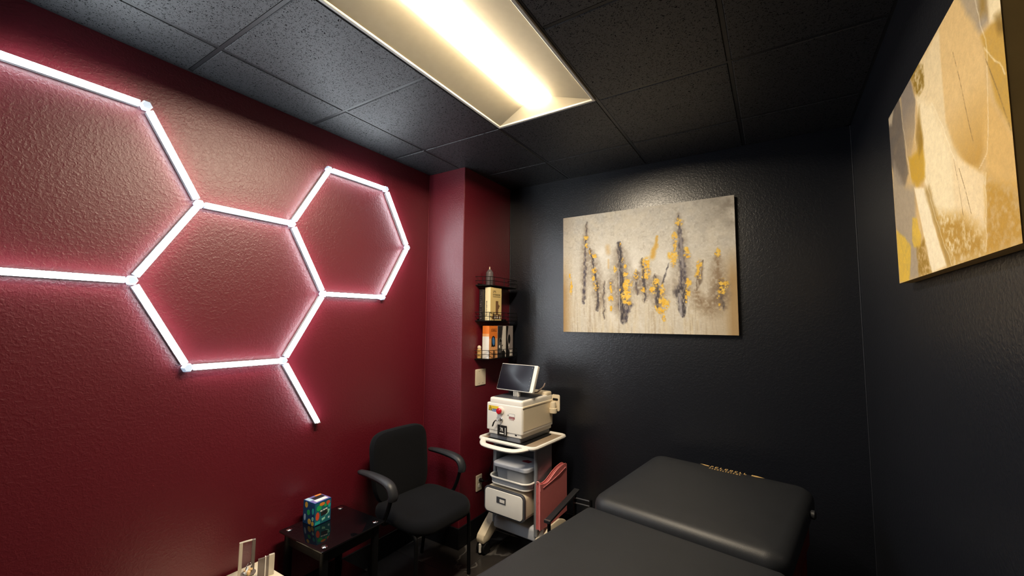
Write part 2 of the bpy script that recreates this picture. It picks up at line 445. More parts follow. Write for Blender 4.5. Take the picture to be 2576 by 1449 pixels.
for q in ((XL, XL+0.02, YF, YB), (XR-0.02, XR, YF, YB), (XL, XR, YB-0.02, YB), (XL, XR, YF, YF+0.02), (XL, PX+0.02, PY-0.02, PY)):
    box(bm, q[0], q[1], q[2], q[3], H-0.002, H+0.002)
link('wall_angle', bm, M['tee'], cei)

# ------------------------------------------------------------------ ceiling troffer
def troffer():
    x0, x1, y0, y1 = GX+0.004, GX+T-0.004, GY-2*T+0.004, GY-0.004
    t = empty('ceiling_light', ((x0+x1)/2, (y0+y1)/2, H), 0, 'recessed troffer light with glowing centre lens in the black ceiling', 'ceiling light')
    w, l = (x1-x0)/2, (y1-y0)/2
    bm = BM()
    for a in ((-w, w, -l, -l+0.016), (-w, w, l-0.016, l), (-w, -w+0.016, -l+0.016, l-0.016), (w-0.016, w, -l+0.016, l-0.016)):
        box(bm, *a, -0.009, 0.004, 0.002, 1)
    link('frame', bm, M['frame_metal'], t)
    wi, li, lw = w-0.015, l-0.015, 0.081
    zt = 0.040
    def shell(pts):
        b = BM(); v = [b.verts.new(p) for p in pts]; f = b.faces.new(v)
        r = bmesh.ops.extrude_face_region(b, geom=[f])
        for q in r['geom']:
            if isinstance(q, bmesh.types.BMVert): q.co.z += 0.004
        return b
    le = li-0.07
    for s in (-1, 1):
        link('reflector', shell([(s*wi, -li, -0.002), (s*wi, li, -0.002), (s*lw, le, zt), (s*lw, -le, zt)]), M['white_enamel'], t)
        link('end_panel', shell([(-wi, s*li, -0.002), (wi, s*li, -0.002), (lw, s*le, zt), (-lw, s*le, zt)]), M['white_enamel'], t)
    # lens: half-round prism with rounded nose
    bm = BM(); rings = []; n = 16; ll = li-0.035
    st = [(-ll, 0.2), (-ll+0.012, 0.6), (-ll+0.035, 0.88), (-ll+0.07, 1)]
    st = st+[(-y, k) for y, k in st[::-1]]
    for y, k in st:
        rings.append([bm.verts.new((lw*math.cos(PI+PI*i/n)*(0.55+0.45*k), y, zt-0.003+(0.012*k)*math.sin(PI+PI*i/n))) for i in range(n+1)])
    for a, c in zip(rings[:-1], rings[1:]):
        for i in range(n): bm.faces.new((a[i], a[i+1], c[i+1], c[i]))
    bm.faces.new(rings[0]); bm.faces.new(rings[-1][::-1])
    for a, c in zip(rings[:-1], rings[1:]): bm.faces.new((a[0], c[0], c[n], a[n]))
    link('lens', bm, M['lens'], t, True)
    link('housing', box(BM(), -w+0.01, w-0.01, -l+0.01, l-0.01, 0.082, 0.1), M['tee'], t)
troffer()

# ------------------------------------------------------------------ hexagon wall lights
E_ = 0.434; ZS = E_*math.sin(PI/3)
def hexlights():
    t = empty('hexagon_wall_light', (XL, 1.043, 0.98), 0, 'white glowing hexagon tube light mounted on the burgundy wall', 'wall light')
    Z0 = 1.730; Y0 = 1.043
    P = dict(J2=(0.609, Z0+2*ZS), J3=(0.826, Z0+ZS), J4=(0.609, Z0), J5=(1.267, Z0+ZS), J6=(1.477, Z0+2*ZS), J7=(1.910, Z0+2*ZS),
             J8=(2.125, Z0+ZS), J9=(1.915, Z0+0.003), J10=(1.477, Z0-0.002), J11=(1.260, Z0-ZS), J12=(0.826, Z0-ZS), J13=(1.474, Z0-2*ZS+0.012),
             A=(0.175, Z0), B=(0.175, Z0+2*ZS), C=(-0.042, Z0+ZS))
    bars = 'J2 J3,J3 J4,J3 J5,J5 J6,J6 J7,J7 J8,J8 J9,J9 J10,J10 J5,J10 J11,J11 J12,J12 J4,J11 J13,J4 A,J2 B,A C,B C'.split(',')
    off = Vector((XL, Y0, 0.98))
    deg = {}
    for s in bars:
        a, c = s.split()
        for k in (a, c): deg[k] = deg.get(k, 0)+1
        pa, pc = Vector((0, P[a][0]-Y0, P[a][1]-0.98)), Vector((0, P[c][0]-Y0, P[c][1]-0.98))
        d = (pc-pa).normalized(); nrm = Vector((1, 0, 0)); sd = d.cross(nrm)
        q0 = pa+d*0.024; q1 = pc-d*(0.024 if c != 'J13' else 0.0)
        if a == 'B': q0 = pa+d*0.024
        def sect(pts, bm):
            A = [bm.verts.new(q0+sd*u+nrm*v) for u, v in pts]; B = [bm.verts.new(q1+sd*u+nrm*v) for u, v in pts]
            n = len(pts)
            for i in range(n): bm.faces.new((A[i], A[(i+1) % n], B[(i+1) % n], B[i]))
            bm.faces.new(A[::-1]); bm.faces.new(B); return bm
        link('tube_housing', sect([(-0.0125, 0.0005), (0.0125, 0.0005), (0.0125, 0.0195), (-0.0125, 0.0195)], BM()), M['housing'], t)
        hw = 0.0122
        link('light_tube', sect([(-hw, 0.0196), (hw, 0.0196), (hw, 0.029), (0.009, 0.0335), (0.0, 0.035), (-0.009, 0.0335), (-hw, 0.029)], BM()), M['tube'], t)
        if c == 'J13':
            link('end_cap', sect([(u*1.05, v*1.02) for u, v in [(-hw, 0.0005), (hw, 0.0005), (hw, 0.028), (0.0, 0.035), (-hw, 0.028)]], BM()) if False else box(BM(), 0.0005, 0.034, q1.y-0.013, q1.y+0.013, q1.z-0.006, q1.z), M['housing'], t)
    for k, n in deg.items():
        if n < 2: continue
        p = Vector((0, P[k][0]-Y0, P[k][1]-0.98)); bm = BM()
        lathe(bm, [(0.019, 0.0005), (0.021, 0.006), (0.021, 0.026), (0.016, 0.033)], p, 6, 'x')
        link('connector', bm, M['joint'], t)
hexlights()

# ------------------------------------------------------------------ paintings (pigment per vertex)
def vnoise(h, w, fy, fx, seed, octs=4):
    r = np.random.default_rng(seed); out = np.zeros((h, w)); amp = 1; tot = 0
    for o in range(octs):
        gy, gx = int(fy*2**o)+2, int(fx*2**o)+2
        g = r.random((gy, gx))
        y = np.linspace(0, gy-1.001, h); x = np.linspace(0, gx-1.001, w)
        y0 = y.astype(int); x0 = x.astype(int); ty = (y-y0)[:, None]; tx = (x-x0)[None]
        ty = ty*ty*(3-2*ty); tx = tx*tx*(3-2*tx)
        a = g[np.ix_(y0, x0)]; b_ = g[np.ix_(y0, x0+1)]; c = g[np.ix_(y0+1, x0)]; d = g[np.ix_(y0+1, x0+1)]
        out += amp*((a*(1-tx)+b_*tx)*(1-ty)+(c*(1-tx)+d*tx)*ty); tot += amp; amp *= 0.55
    return out/tot
class Painter:
    def __init__(s, w, h, asp, base):
        s.w, s.h, s.asp = w, h, asp
        s.u = np.linspace(0, 1, w)[None, :].repeat(h, 0); s.v = np.linspace(0, 1, h)[:, None].repeat(w, 1)
        s.c = np.zeros((h, w, 3)); s.c[:] = base
    def blend(s, m, col):
        m = np.clip(m, 0, 1)[..., None]; s.c = s.c*(1-m)+np.asarray(col, float)*m
    def dist_line(s, pts, uw=None):
        u, v = (s.u, s.v) if uw is None else uw
        best = np.full(u.shape, 9.0); par = np.zeros(u.shape); n = len(pts)-1
        for i, (a, b) in enumerate(zip(pts[:-1], pts[1:])):
            ax, ay, bx, by = a[0]*s.asp, a[1], b[0]*s.asp, b[1]
            px, py = u*s.asp-ax, v-ay; dx, dy = bx-ax, by-ay
            t = np.clip((px*dx+py*dy)/(dx*dx+dy*dy+1e-12), 0, 1)
            d = np.hypot(px-t*dx, py-t*dy); k = d < best
            best[k] = d[k]; par[k] = ((i+t)/n)[k]
        return best, par
    def stroke(s, pts, r, col, soft=0.5, op=1.0, tex=None, prof=None, uw=None):
        d, t = s.dist_line(pts, uw); rad = r*(prof(t) if prof else 1.0)
        m = np.clip((rad-d)/(rad*soft+1e-6), 0, 1)*op
        if tex is not None: m = m*tex
        s.blend(m, col)
    def inside(s, pts, uw=None):
        u, v = (s.u, s.v) if uw is None else uw
        ins = np.zeros(u.shape, bool); n = len(pts)
        for i in range(n):
            x0, y0 = pts[i]; x1, y1 = pts[(i+1) % n]
            if y0 == y1: continue
            ins ^= ((y0 > v) != (y1 > v)) & (u < (x1-x0)*(v-y0)/(y1-y0)+x0)
        return ins
    def region(s, pts, col, soft=0.02, op=1.0, tex=None, grad=None, uw=None):
        ins = s.inside(pts, uw); d, _ = s.dist_line(list(pts)+[pts[0]], uw)
        sd = np.where(ins, d, -d); m = np.clip(sd/soft+0.5, 0, 1)*op
        if tex is not None: m = m*tex
        if grad is not None: m = m*grad
        s.blend(m, col)
def srgb2lin(c):
    c = np.clip(c/255, 0, 1); return np.where(c <= 0.04045, c/12.92, ((c+0.055)/1.055)**2.4)

def paint_back():
    PW, PH = 560, 418
    P = Painter(PW, PH, 1.2/0.896, (212, 202, 182)); u, v = P.u, P.v
    str_ = vnoise(PH, PW, 3, 60, 1); blotch = vnoise(PH, PW, 14, 18, 2); fine = vnoise(PH, PW, 90, 120, 3, 2); streak2 = vnoise(PH, PW, 5, 110, 4)
    P.blend(np.clip(blotch*1.6-0.5, 0, 1)*np.clip(1.2-v*1.6, 0, 1), (190, 186, 178))
    P.blend(np.clip(1-np.hypot((u-.45)*1.2, (v-.42)*1.6)*1.7, 0, 1)*0.8, (206, 202, 192))
    P.blend(np.clip((v-.62)*3, 0, 1)*np.clip(str_*2.2-.7, 0, 1), (222, 206, 172))
    P.blend(np.clip((v-.5)*3, 0, 1)*np.clip(streak2*2.4-1.2, 0, 1)*.6, (160, 132, 98))
    P.blend(np.clip(fine*2.4-1.1, 0, 1)*.6, (226, 220, 208)); P.blend(np.clip(vnoise(PH, PW, 50, 70, 31, 3)*2.6-1.5, 0, 1)*.55*np.clip(1.2-v, 0, 1), (162, 150, 134))
    P.blend(np.clip((.07-u)/.07, 0, 1)*np.clip((v-.3)*3, 0, 1)*.85, (180, 130, 58))
    P.blend(np.clip((.10-u)/.10, 0, 1)*np.clip(1-v*2, 0, 1)*.5, (158, 134, 104))
    P.blend(np.clip((u-.935)/.04, 0, 1)*np.clip((v-.36)*4, 0, 1)*.85, (182, 134, 62))
    P.blend(np.clip((u-.78)/.2, 0, 1)*np.clip((.35-v)*4, 0, 1)*np.clip(blotch*2.2-.5, 0, 1)*.75, (146, 130, 108))
    P.blend(np.clip((u-.78)/.15, 0, 1)*np.clip((v-.3)*2, 0, 1)*.45, (188, 158, 114))
    for cu, cv, rx, ry in ((.27, .33, .12, .2), (.47, .45, .1, .22), (.63, .5, .07, .2), (.5, .93, .05, .12), (.33, .85, .06, .14), (.87, .72, .05, .08)):
        P.blend(np.clip(1-np.hypot((u-cu)/rx, (v-cv)/ry), 0, 1)*np.clip(blotch*2.2-.5, 0, 1)*.8, (236, 232, 222))
    wig = (u+(vnoise(PH, PW, 30, 30, 5)-.5)*.02, v+(vnoise(PH, PW, 24, 24, 6)-.5)*.03)
    rough = np.clip(vnoise(PH, PW, 40, 130, 7, 3)*3.2-.9, 0, 1); rough2 = np.clip(vnoise(PH, PW, 60, 90, 8, 3)*3-.8, 0, 1)
    bt = lambda a, b_: (lambda t: a+(b_-a)*t)
    mid = lambda t: np.sin(np.clip(t, 0, 1)*PI)**.6+.15
    dk, br, pu = (62, 56, 64), (120, 98, 76), (74, 68, 84)
    D = dict(d1=[(.164,.06),(.159,.199),(.151,.338),(.15,.477),(.145,.614),(.141,.761)], d2=[(.186,.292),(.204,.383),(.219,.521),(.233,.677),(.234,.821)],
      d3=[(.373,.276),(.381,.438),(.384,.627),(.384,.794),(.394,.896)], d3b=[(.423,.776),(.415,.841),(.406,.905)], d4=[(.51,.404),(.516,.524),(.521,.634),(.523,.76)],
      d5=[(.583,.547),(.594,.664),(.596,.806)], d5l=[(.62,.63),(.638,.551),(.661,.455)], d6=[(.719,.098),(.721,.223),(.727,.382),(.734,.523),(.732,.627)],
      d6b=[(.722,.687),(.725,.774),(.731,.868)], d7=[(.836,.454),(.819,.564),(.806,.674)], d7u=[(.797,.673),(.821,.759),(.866,.798),(.901,.736),(.912,.612),(.911,.403)],
      d8=[(.918,.596),(.924,.696),(.93,.819)], d9=[(.275,.573),(.27,.716),(.276,.887)], d10=[(.481,.503),(.476,.613),(.478,.705)], d11=[(.319,.557),(.321,.68)])
    for k, r, c, op, pf in (('d1', .035, br, .55, mid), ('d2', .05, br, .6, mid), ('d3', .085, br, .55, mid), ('d6', .07, br, .5, bt(.3, 1.3)), ('d7u', .075, (150, 122, 88), .75, mid),
                            ('d10', .04, br, .6, mid), ('d5', .07, br, .55, mid), ('d4', .045, br, .55, mid), ('d9', .02, br, .5, mid), ('d11', .03, br, .5, mid), ('d8', .05, br, .55, mid)):
        P.stroke(D[k], r*1.35, c, .95, op*1.25, .35+.65*rough2, pf, wig)
    for k, r, c, op, pf in (('d1', .016, pu, .9, bt(.15, 1.1)), ('d2', .014, dk, .9, bt(.4, 1)), ('d3', .042, dk, .95, bt(.5, .9)), ('d3b', .045, pu, .95, bt(1, .25)), ('d4', .014, dk, .8, mid),
                            ('d5', .026, dk, .85, mid), ('d5l', .008, dk, .8, mid), ('d6', .034, pu, .9, bt(.2, 1.2)), ('d6b', .058, dk, .95, bt(1.15, .3)), ('d7', .026, br, .9, mid),
                            ('d9', .007, dk, .7, mid), ('d10', .012, pu, .6, mid), ('d8', .014, dk, .55, mid)):
        P.stroke(D[k], r, c, .55, op, .3+.7*rough, pf, wig)
    P.stroke([(.37, .5), (.372, .93)], .006, (214, 206, 196), .5, .8, rough); P.stroke([(.714, .7), (.72, .86)], .014, (200, 194, 196), .6, .75, rough)
    P.stroke([(.726, .25), (.735, .5)], .012, (186, 176, 170), .6, .6, rough)
    P.stroke([(.6,.25),(.586,.33),(.569,.401)], .03, (226, 168, 46), .8, .95, None, bt(.5, 1.1), wig)
    P.stroke([(.30, .29), (.305, .34)], .03, (222, 170, 84), 1, .55); P.stroke([(.305, .40), (.305, .47)], .012, (222, 170, 84), 1, .6)
    G = [(.159,.199,.0132,.0181),(.163,.26,.0082,.0164),(.189,.322,.0082,.0164),(.215,.364,.0115,.0246),(.215,.482,.0115,.0246),(.218,.618,.0165,.0329),(.204,.549,.0099,.0164),(.046,.519,.0066,.0164),(.054,.61,.0099,.0493),(.318,.642,.0066,.0493),(.317,.718,.0115,.0329),(.32,.798,.0082,.0205),(.379,.287,.0049,.0123),(.392,.411,.0099,.0148),(.404,.459,.0066,.0131),(.408,.525,.0115,.0205),(.418,.61,.0247,.0411),(.413,.693,.0247,.0493),(.416,.749,.0198,.0246),(.379,.654,.0066,.0131),(.347,.483,.0066,.0246),(.474,.539,.0115,.0329),(.532,.443,.0198,.0329),(.533,.507,.0214,.0411),(.527,.561,.0165,.0164),(.514,.661,.0132,.0246),(.589,.61,.0148,.0288),(.565,.667,.0165,.023),(.62,.674,.0115,.0493),(.628,.763,.0247,.0411),(.618,.824,.0206,.0246),(.629,.881,.0082,.0205),(.583,.806,.0066,.0205),(.719,.151,.0181,.0288),(.695,.263,.0115,.0329),(.696,.335,.0082,.0411),(.681,.404,.0247,.0329),(.683,.457,.0132,.0329),(.757,.403,.0165,.0288),(.755,.368,.0115,.0164),(.758,.62,.0132,.0329),(.758,.689,.0148,.0329),(.748,.731,.0082,.0329),(.818,.495,.0148,.037),(.811,.555,.0132,.0329),(.819,.572,.0082,.0123),(.931,.638,.0214,.037),(.925,.687,.0165,.0246),(.914,.403,.0099,.0288),(.903,.41,.0066,.0099),(.913,.737,.0049,.0205),(.914,.802,.0066,.0164)]
    chip = vnoise(PH, PW, 70, 90, 9, 3); tone = vnoise(PH, PW, 60, 80, 10, 2)[..., None]
    gm = np.zeros(u.shape)
    for (a, b_, rx, ry) in G:
        d = np.hypot((wig[0]-a)/(rx*1.25), (wig[1]-b_)/(ry*1.25))
        gm = np.maximum(gm, np.clip((1.2-d)*2.2, 0, 1)*np.clip((chip-.47+.16*(1-np.clip(d, 0, 1.2)))*11, 0, 1))
    gold = np.array((224, 166, 36))*(1-tone)+np.array((246, 216, 122))*tone
    halo = np.zeros(u.shape)
    for (a, b_, rx, ry) in G:
        d = np.hypot((wig[0]-a)/(rx*1.5), (wig[1]-b_)/(ry*1.4)); halo = np.maximum(halo, np.clip(1.1-d, 0, 1))
    P.blend(halo*.6*rough2, (146, 104, 52)); m = gm[..., None]; P.c = P.c*0.76+P.c.mean(-1, keepdims=True)*0.25; P.c = P.c*(1-m)+gold*m
    return P
def paint_right():
    P = Painter(300, 216, 0.854/0.598, (206, 172, 114)); u, v = P.u, P.v; h, w = 216, 300
    n1 = vnoise(h, w, 16, 12, 21); n2 = vnoise(h, w, 60, 70, 22, 3); n3 = vnoise(h, w, 6, 40, 23); tex = .55+.45*n1
    P.blend(np.clip(n3*1.8-.6, 0, 1)*.4, (222, 196, 146))
    wg = (u+(n1-.5)*.02, v+(vnoise(h, w, 12, 12, 24)-.5)*.03)
    R = P.region
    R([(.377,.0),(.70,.0),(.80,.6),(.83,1.0),(.60,1.0),(.463,.733),(.409,.569),(.425,.379)], (226, 206, 164), .05, .9, uw=wg)
    R([(.377,.125),(.529,.267),(.654,.554),(.655,.755),(.602,1.0),(.463,.733),(.409,.569),(.425,.379)], (236, 220, 182), .05, .9, uw=wg)
    R([(-.05,-.02),(.186,-.02),(.198,.094),(.209,.26),(.231,.45),(.175,.493),(.078,.429),(-.02,.282)], (92, 86, 84), .03, 1, .75+.25*n1, np.clip(1.4-v*1.3, .45, 1), wg)
    R([(.0,.0),(.09,.0),(.05,.07),(.0,.05)], (196, 180, 152), .03, .8, uw=wg)
    R([(.199,-.01),(.337,-.01),(.374,.144),(.351,.276),(.282,.365),(.242,.389),(.205,.247)], (132, 122, 114), .025, .95, None, np.clip(1.25-v*2.6, 0.1, 1), wg)
    R([(.038,.29),(.175,.493),(.29,.54),(.283,.727),(.274,1.0),(.143,1.0),(.0,.676),(.0,.4)], (158, 146, 130), .05, .85, uw=wg)
    R([(.345,-.01),(.407,-.01),(.478,.04),(.481,.138),(.419,.146),(.369,.088)], (142, 112, 34), .02, .95, np.clip(n2*2.2-.3, 0, 1), uw=wg)
    R([(.253,.372),(.355,.382),(.409,.30),(.424,.477),(.418,.553),(.324,.559),(.252,.486)], (196, 152, 30), .03, 1, .6+.4*n2, uw=wg)
    R([(.35,.32),(.41,.2),(.425,.38),(.37,.42)], (140, 108, 36), .04, .7, uw=wg)
    R([(.289,.545),(.411,.594),(.465,.781),(.553,.991),(.41,1.0),(.355,.798)], (238, 224, 192), .015, 1)
    R([(.265,.827),(.361,.83),(.41,1.0),(.267,1.0)], (150, 116, 36), .03, .9, np.clip(n2*2.4-.4, 0, 1), uw=wg)
    R([(.40,.60),(.45,.60),(.60,1.0),(.56,1.0)], (160, 128, 60), .03, .7, uw=wg)
    bp = [(.697,.0),(.86,.0),(.891,.25),(.904,.465),(.885,.63),(.827,.698),(.762,.667),(.68,.534),(.635,.407),(.633,.142),(.64,.0)]
    R(bp, (216, 182, 122), .02, .95); R(bp, (184, 140, 56), .05, .95, .7+.3*n2, np.clip((v-.38)*3.6, 0, 1)*np.clip(1.1-np.abs(u-.78)*2, 0, 1))
    R([(.668,.562),(.827,.705),(.86,.73),(.831,.968),(.722,.897),(.655,.755)], (232, 210, 168), .02, .9)
    R([(.482,.74),(.698,.82),(.826,.92),(.821,1.0),(.602,1.0),(.518,.869)], (176, 134, 48), .08, .95, np.clip(n2*2.4-.4, 0, 1), uw=wg)
    R([(.894,.264),(1.01,.28),(1.01,.68),(.94,.525),(.909,.327)], (190, 148, 52), .02, .95, .7+.3*n2)
    R([(.86,.6),(.90,.47),(1.01,.69),(1.01,.85),(.94,.80),(.87,.74)], (212, 172, 100), .03, .9)
    R([(.859,.737),(.939,.80),(1.01,.84),(1.01,1.0),(.826,1.0)], (184, 140, 50), .05, .95, np.clip(n2*2.2-.3, 0, 1), uw=wg)
    R([(.78,-.02),(.96,-.02),(.946,.177),(.945,.26),(.891,.25),(.842,.157)], (142, 134, 124), .03, .9, .5+.5*n1, uw=wg)
    R([(.905,.10),(.935,.12),(.938,.22),(.90,.2)], (150, 116, 40), .04, .8, uw=wg)
    R([(.946,.1),(1.01,.1),(1.01,.31),(.945,.26)], (236, 220, 180), .02, .9)
    R([(.97,.26),(1.01,.27),(1.01,.36),(.98,.33)], (124, 94, 30), .03, .7, uw=wg)
    R([(.0,.69),(.126,.76),(.2,.822),(.151,1.0),(.0,1.0)], (222, 182, 52), .02, 1, .65+.35*n2, uw=wg)
    R([(.243,.688),(.3,.701),(.331,.802),(.31,.853),(.237,.842),(.219,.794)], (218, 178, 54), .015, 1, .65+.35*n2, uw=wg)
    for l in ([(.18,-.02),(.205,.167),(.237,.386),(.257,.505)], [(.377,.125),(.341,.333)], [(.53,.258),(.62,.45),(.679,.592)], [(.412,.55),(.482,.74),(.594,.998)], [(.86,.0),(.921,.338),(.897,.567),(.876,.667),(.827,.701)], [(.86,.73),(.83,.982)], [(.905,.313),(.997,.466)]):
        P.stroke(l, .0045, (246, 236, 210), .8, .7, .5+.5*n1, None, wg)
    for l in ([(.726,.183),(.757,.322),(.783,.474),(.806,.587)], [(.672,.588),(.693,.704),(.705,.821)], [(.91,.357),(.954,.5),(.995,.652)], [(.703,.636),(.732,.728),(.758,.831)]):
        P.stroke(l, .0035, (122, 98, 60), .6, .85, np.clip(n2*3-.8, 0, 1))
    P.c *= (0.95+0.1*n2)[..., None]
    lum = P.c.mean(-1, keepdims=True); P.c = P.c*0.88+lum*0.12
    return P
def painting(name, P, w, h, d, loc, rot, label, mname):
    """gallery-wrapped canvas; local x across, z up from the bottom edge, faces -y"""
    t = empty(name, loc, 0, label, 'painting'); t.rotation_euler = rot
    gw, gh = P.w, P.h
    X, Zv = np.meshgrid(np.linspace(0, w, gw), np.linspace(h, 0, gh)); co = np.stack([X, np.full(X.shape, -d), Zv], -1).reshape(-1, 3)
    idx = np.arange(gw*gh).reshape(gh, gw); q = np.stack([idx[:-1, :-1], idx[1:, :-1], idx[1:, 1:], idx[:-1, 1:]], -1).reshape(-1, 4)
    me = bpy.data.meshes.new('canvas'); me.vertices.add(len(co)); me.vertices.foreach_set('co', co.ravel().astype(np.float32))
    me.loops.add(q.size); me.loops.foreach_set('vertex_index', q.ravel().astype(np.int32))
    me.polygons.add(len(q)); me.polygons.foreach_set('loop_start', np.arange(0, q.size, 4, dtype=np.int32))
    me.update(calc_edges=True)
    at = me.color_attributes.new('pigment', 'FLOAT_COLOR', 'POINT')
    c = srgb2lin(P.c).reshape(-1, 3); rgba = np.concatenate([c, np.ones((len(c), 1))], 1)
    at.data.foreach_set('color', rgba.ravel().astype(np.float32))
    me.materials.append(canvas_paint(mname, 0.5)); me.polygons.foreach_set('use_smooth', [True]*len(me.polygons))
    o = bpy.data.objects.new('canvas_face', me); COL.objects.link(o); o.parent = t
    link('wrapped_edge', box(BM(), 0.0005, w-0.0005, -d+0.0008, -0.0005, 0.0005, h-0.0005, 0.002, 1), M['canvas_side'], t)
    return t
painting('canvas_painting', paint_back(), 1.2, 0.896, 0.035, (-1.39, YB, 1.5015), (0, 0, 0), 'wide grey and gold abstract canvas with dark drips on the black back wall', 'grey_gold_abstract')
painting('canvas_painting', paint_right(), 0.854, 0.598, 0.036, (XR-0.002, 1.944, 1.718), (0, 0, -PI/2), 'cream and gold feather petal canvas on the right black wall', 'cream_gold_petals')

# ------------------------------------------------------------------ treatment bed
def bed():
    ang = math.radians(-9.5)
    t = empty('treatment_bed', (-0.805, 2.0, 0), ang, 'black padded treatment bed with gold lettering in front of black wall', 'treatment bed')
    Wd = 0.83
    # head half: local y from 0 to 0.80, slightly raised; foot half: y from -0.95 to 0
    tilt = lambda p: (p[0], p[1], p[2]+0.032*max(p[1], 0)/0.8)
    head = link('head_cushion', rbox(BM(), Wd/2, 0.405, Wd, 0.81, 0.635, 0.724, 0.085, 0.050, 0.012, 8, f=tilt, crown=0.004), M['leather'], t, True)
    foot = link('foot_cushion', rbox(BM(), Wd/2, -0.472, Wd, 0.944, 0.605, 0.682, 0.03, 0.022, 0.012, 8, crown=0.003), M['leather'], t, True)
    link('head_board', rbox(BM(), Wd/2, 0.405, Wd-0.03, 0.78, 0.60, 0.638, 0.07, 0.003, 0.003, 6, f=tilt), M['steel_black'], t, True)
    link('foot_board', rbox(BM(), Wd/2, -0.472, Wd-0.03, 0.92, 0.57, 0.608, 0.03, 0.003, 0.003, 6), M['steel_black'], t, True)
    for x in (0.03, Wd-0.06):
        link('side_rail', box(BM(), x, x+0.03, -0.9, 0.75, 0.49, 0.575, 0.003, 1), M['wood'], t)
    for x in (0.06, Wd-0.06):
        for y in (-0.86, -0.06, 0.05, 0.70):
            link('leg', tube(BM(), [(x, y, 0.0), (x, y, 0.53)], 0.021, 10), M['wood'], t, True)
    link('cross_brace', box(BM(), 0.08, Wd-0.08, -0.09, -0.03, 0.40, 0.48, 0.003, 1), M['wood'], t)
    b = BM(); lathe(b, [(0.012, 0), (0.02, 0.006), (0.02, 0.018), (0.010, 0.024)], (Wd-0.002, 0.58, 0.698), 12, 'x')
    link('side_knob', b, M['plastic'], t, True)
    # printed gold lettering on the far top edge
    fm = lambda p, q: (p[0], p[1], 0.7265+0.032*p[1]/0.8-0.0005+q)
    lettering((0.345, 0.545, 0.752, 0.774), fm, M['gold'], head, 'lettering', 0.5, 5)
    lettering((0.345, 0.505, 0.726, 0.740), fm, M['gold'], head, 'lettering', 0.5, 9)
    link('printed_swoosh', poly_prism(BM(), [(0.285, 0.772), (0.31, 0.760), (0.335, 0.756), (0.338, 0.766), (0.315, 0.770)], fm, 0, 0.0006), M['gold'], head)
    link('printed_swoosh', poly_prism(BM(), [(0.552, 0.756), (0.58, 0.754), (0.612, 0.762), (0.58, 0.770), (0.552, 0.770)], fm, 0, 0.0006), M['gold'], head)
bed()

# ------------------------------------------------------------------ chair
def chair():
    t = empty('armchair', (-1.87, 1.97, 0), math.radians(-3), 'black fabric armchair with curved arms between glass table and pier', 'chair')
    # local: faces +x, y across
    sag = lambda p: (p[0], p[1], p[2]-0.018*((p[0]/0.2)**2)*(1 if p[0] > 0 else 0))
    link('seat', rbox(BM(), 0.0, 0.0, 0.47, 0.49, 0.405, 0.475, 0.13, 0.034, 0.024, 8, f=sag, crown=0.010), M['fabric'], t, True)
    # backrest: rounded panel, slightly reclined and curved, built upright then bent
    def bend(p):
        x, y, z = p; zz = z
        return (-0.205+ (y) - 0.10*(zz-0.45) - 0.02*math.sin((zz-0.42)*5) + 0.30*x*x, x, zz)
    bm = BM()
    # outline in (y,z) made as stacked rings front to back
    def outline(ins):
        pts = []
        top, bot = 0.875-ins, 0.44+ins
        for i in range(44):
            a = 2*PI*i/44; c, s = math.cos(a), math.sin(a)
            wy = 0.225-ins - 0.03*max(0, (0.3-s))*0.3
            yy = wy*math.copysign(abs(c)**0.38, c); zz = (top+bot)/2+(top-bot)/2*math.copysign(abs(s)**0.38, s)
            wst = 1-0.10*max(0, (0.62-zz))/0.2
            pts.append((yy*wst, zz))
        return pts
    rings = []
    for k, (ins, dp) in enumerate(((0.02, -0.024), (0.006, -0.02), (0.0, -0.008), (0.0, 0.010), (0.006, 0.024), (0.022, 0.032), (0.06, 0.036), (0.12, 0.038))):
        rings.append([bm.verts.new(bend((y, dp, z))) for y, z in outline(ins)])
    for a, c in zip(rings[:-1], rings[1:]):
        for i in range(44): bm.faces.new((a[i], a[(i+1) % 44], c[(i+1) % 44], c[i]))
    bm.faces.new(rings[0][::-1]); bm.faces.new(rings[-1])
    link('backrest', bm, M['fabric'], t, True)
    for s in (-1, 1):
        yy = s*0.285
        pts = spline([(-0.265, yy, 0.668), (-0.15, yy, 0.672), (-0.03, yy, 0.664), (0.03, yy, 0.645), (0.055, yy, 0.605), (0.05, yy, 0.575)], 6)
        n = len(pts); rs = [0.019+0.012*math.sin(min(1, i/(n*0.5))*PI/2) for i in range(n)]; rs[0] = 0.010; rs[-1] = 0.018
        link('armrest', tube(BM(), pts, rs, 12, flat=0.72), M['plastic'], t, True)
        link('arm_post', tube(BM(), spline([(0.045, yy, 0.60), (0.01, yy, 0.50), (-0.03, yy*0.98, 0.43), (-0.05, s*0.2, 0.41)], 6), 0.012, 10), M['steel_black'], t, True)
        # front leg: bent tube from under the seat
        fy = s*0.215
        link('leg', tube(BM(), spline([(0.02, fy*0.9, 0.405), (0.12, fy, 0.40), (0.165, fy, 0.385), (0.178, fy*1.01, 0.33), (0.180, fy*1.02, 0.15), (0.182, fy*1.03, 0.003)], 6), 0.0115, 10), M['steel_black'], t, True)
        link('leg', tube(BM(), spline([(-0.02, fy*0.9, 0.405), (-0.14, fy, 0.40), (-0.175, fy, 0.375), (-0.195, fy, 0.30), (-0.215, fy, 0.15), (-0.235, fy, 0.003)], 6), 0.0115, 10), M['steel_black'], t, True)
        link('back_support', tube(BM(), spline([(-0.12, s*0.10, 0.405), (-0.235, s*0.10, 0.42), (-0.262, s*0.10, 0.50), (-0.275, s*0.10, 0.62)], 6), 0.011, 8), M['steel_black'], t, True)
    link('seat_frame', box(BM(), -0.16, 0.14, -0.2, 0.2, 0.392, 0.41, 0.004, 1), M['steel_black'], t)
chair()

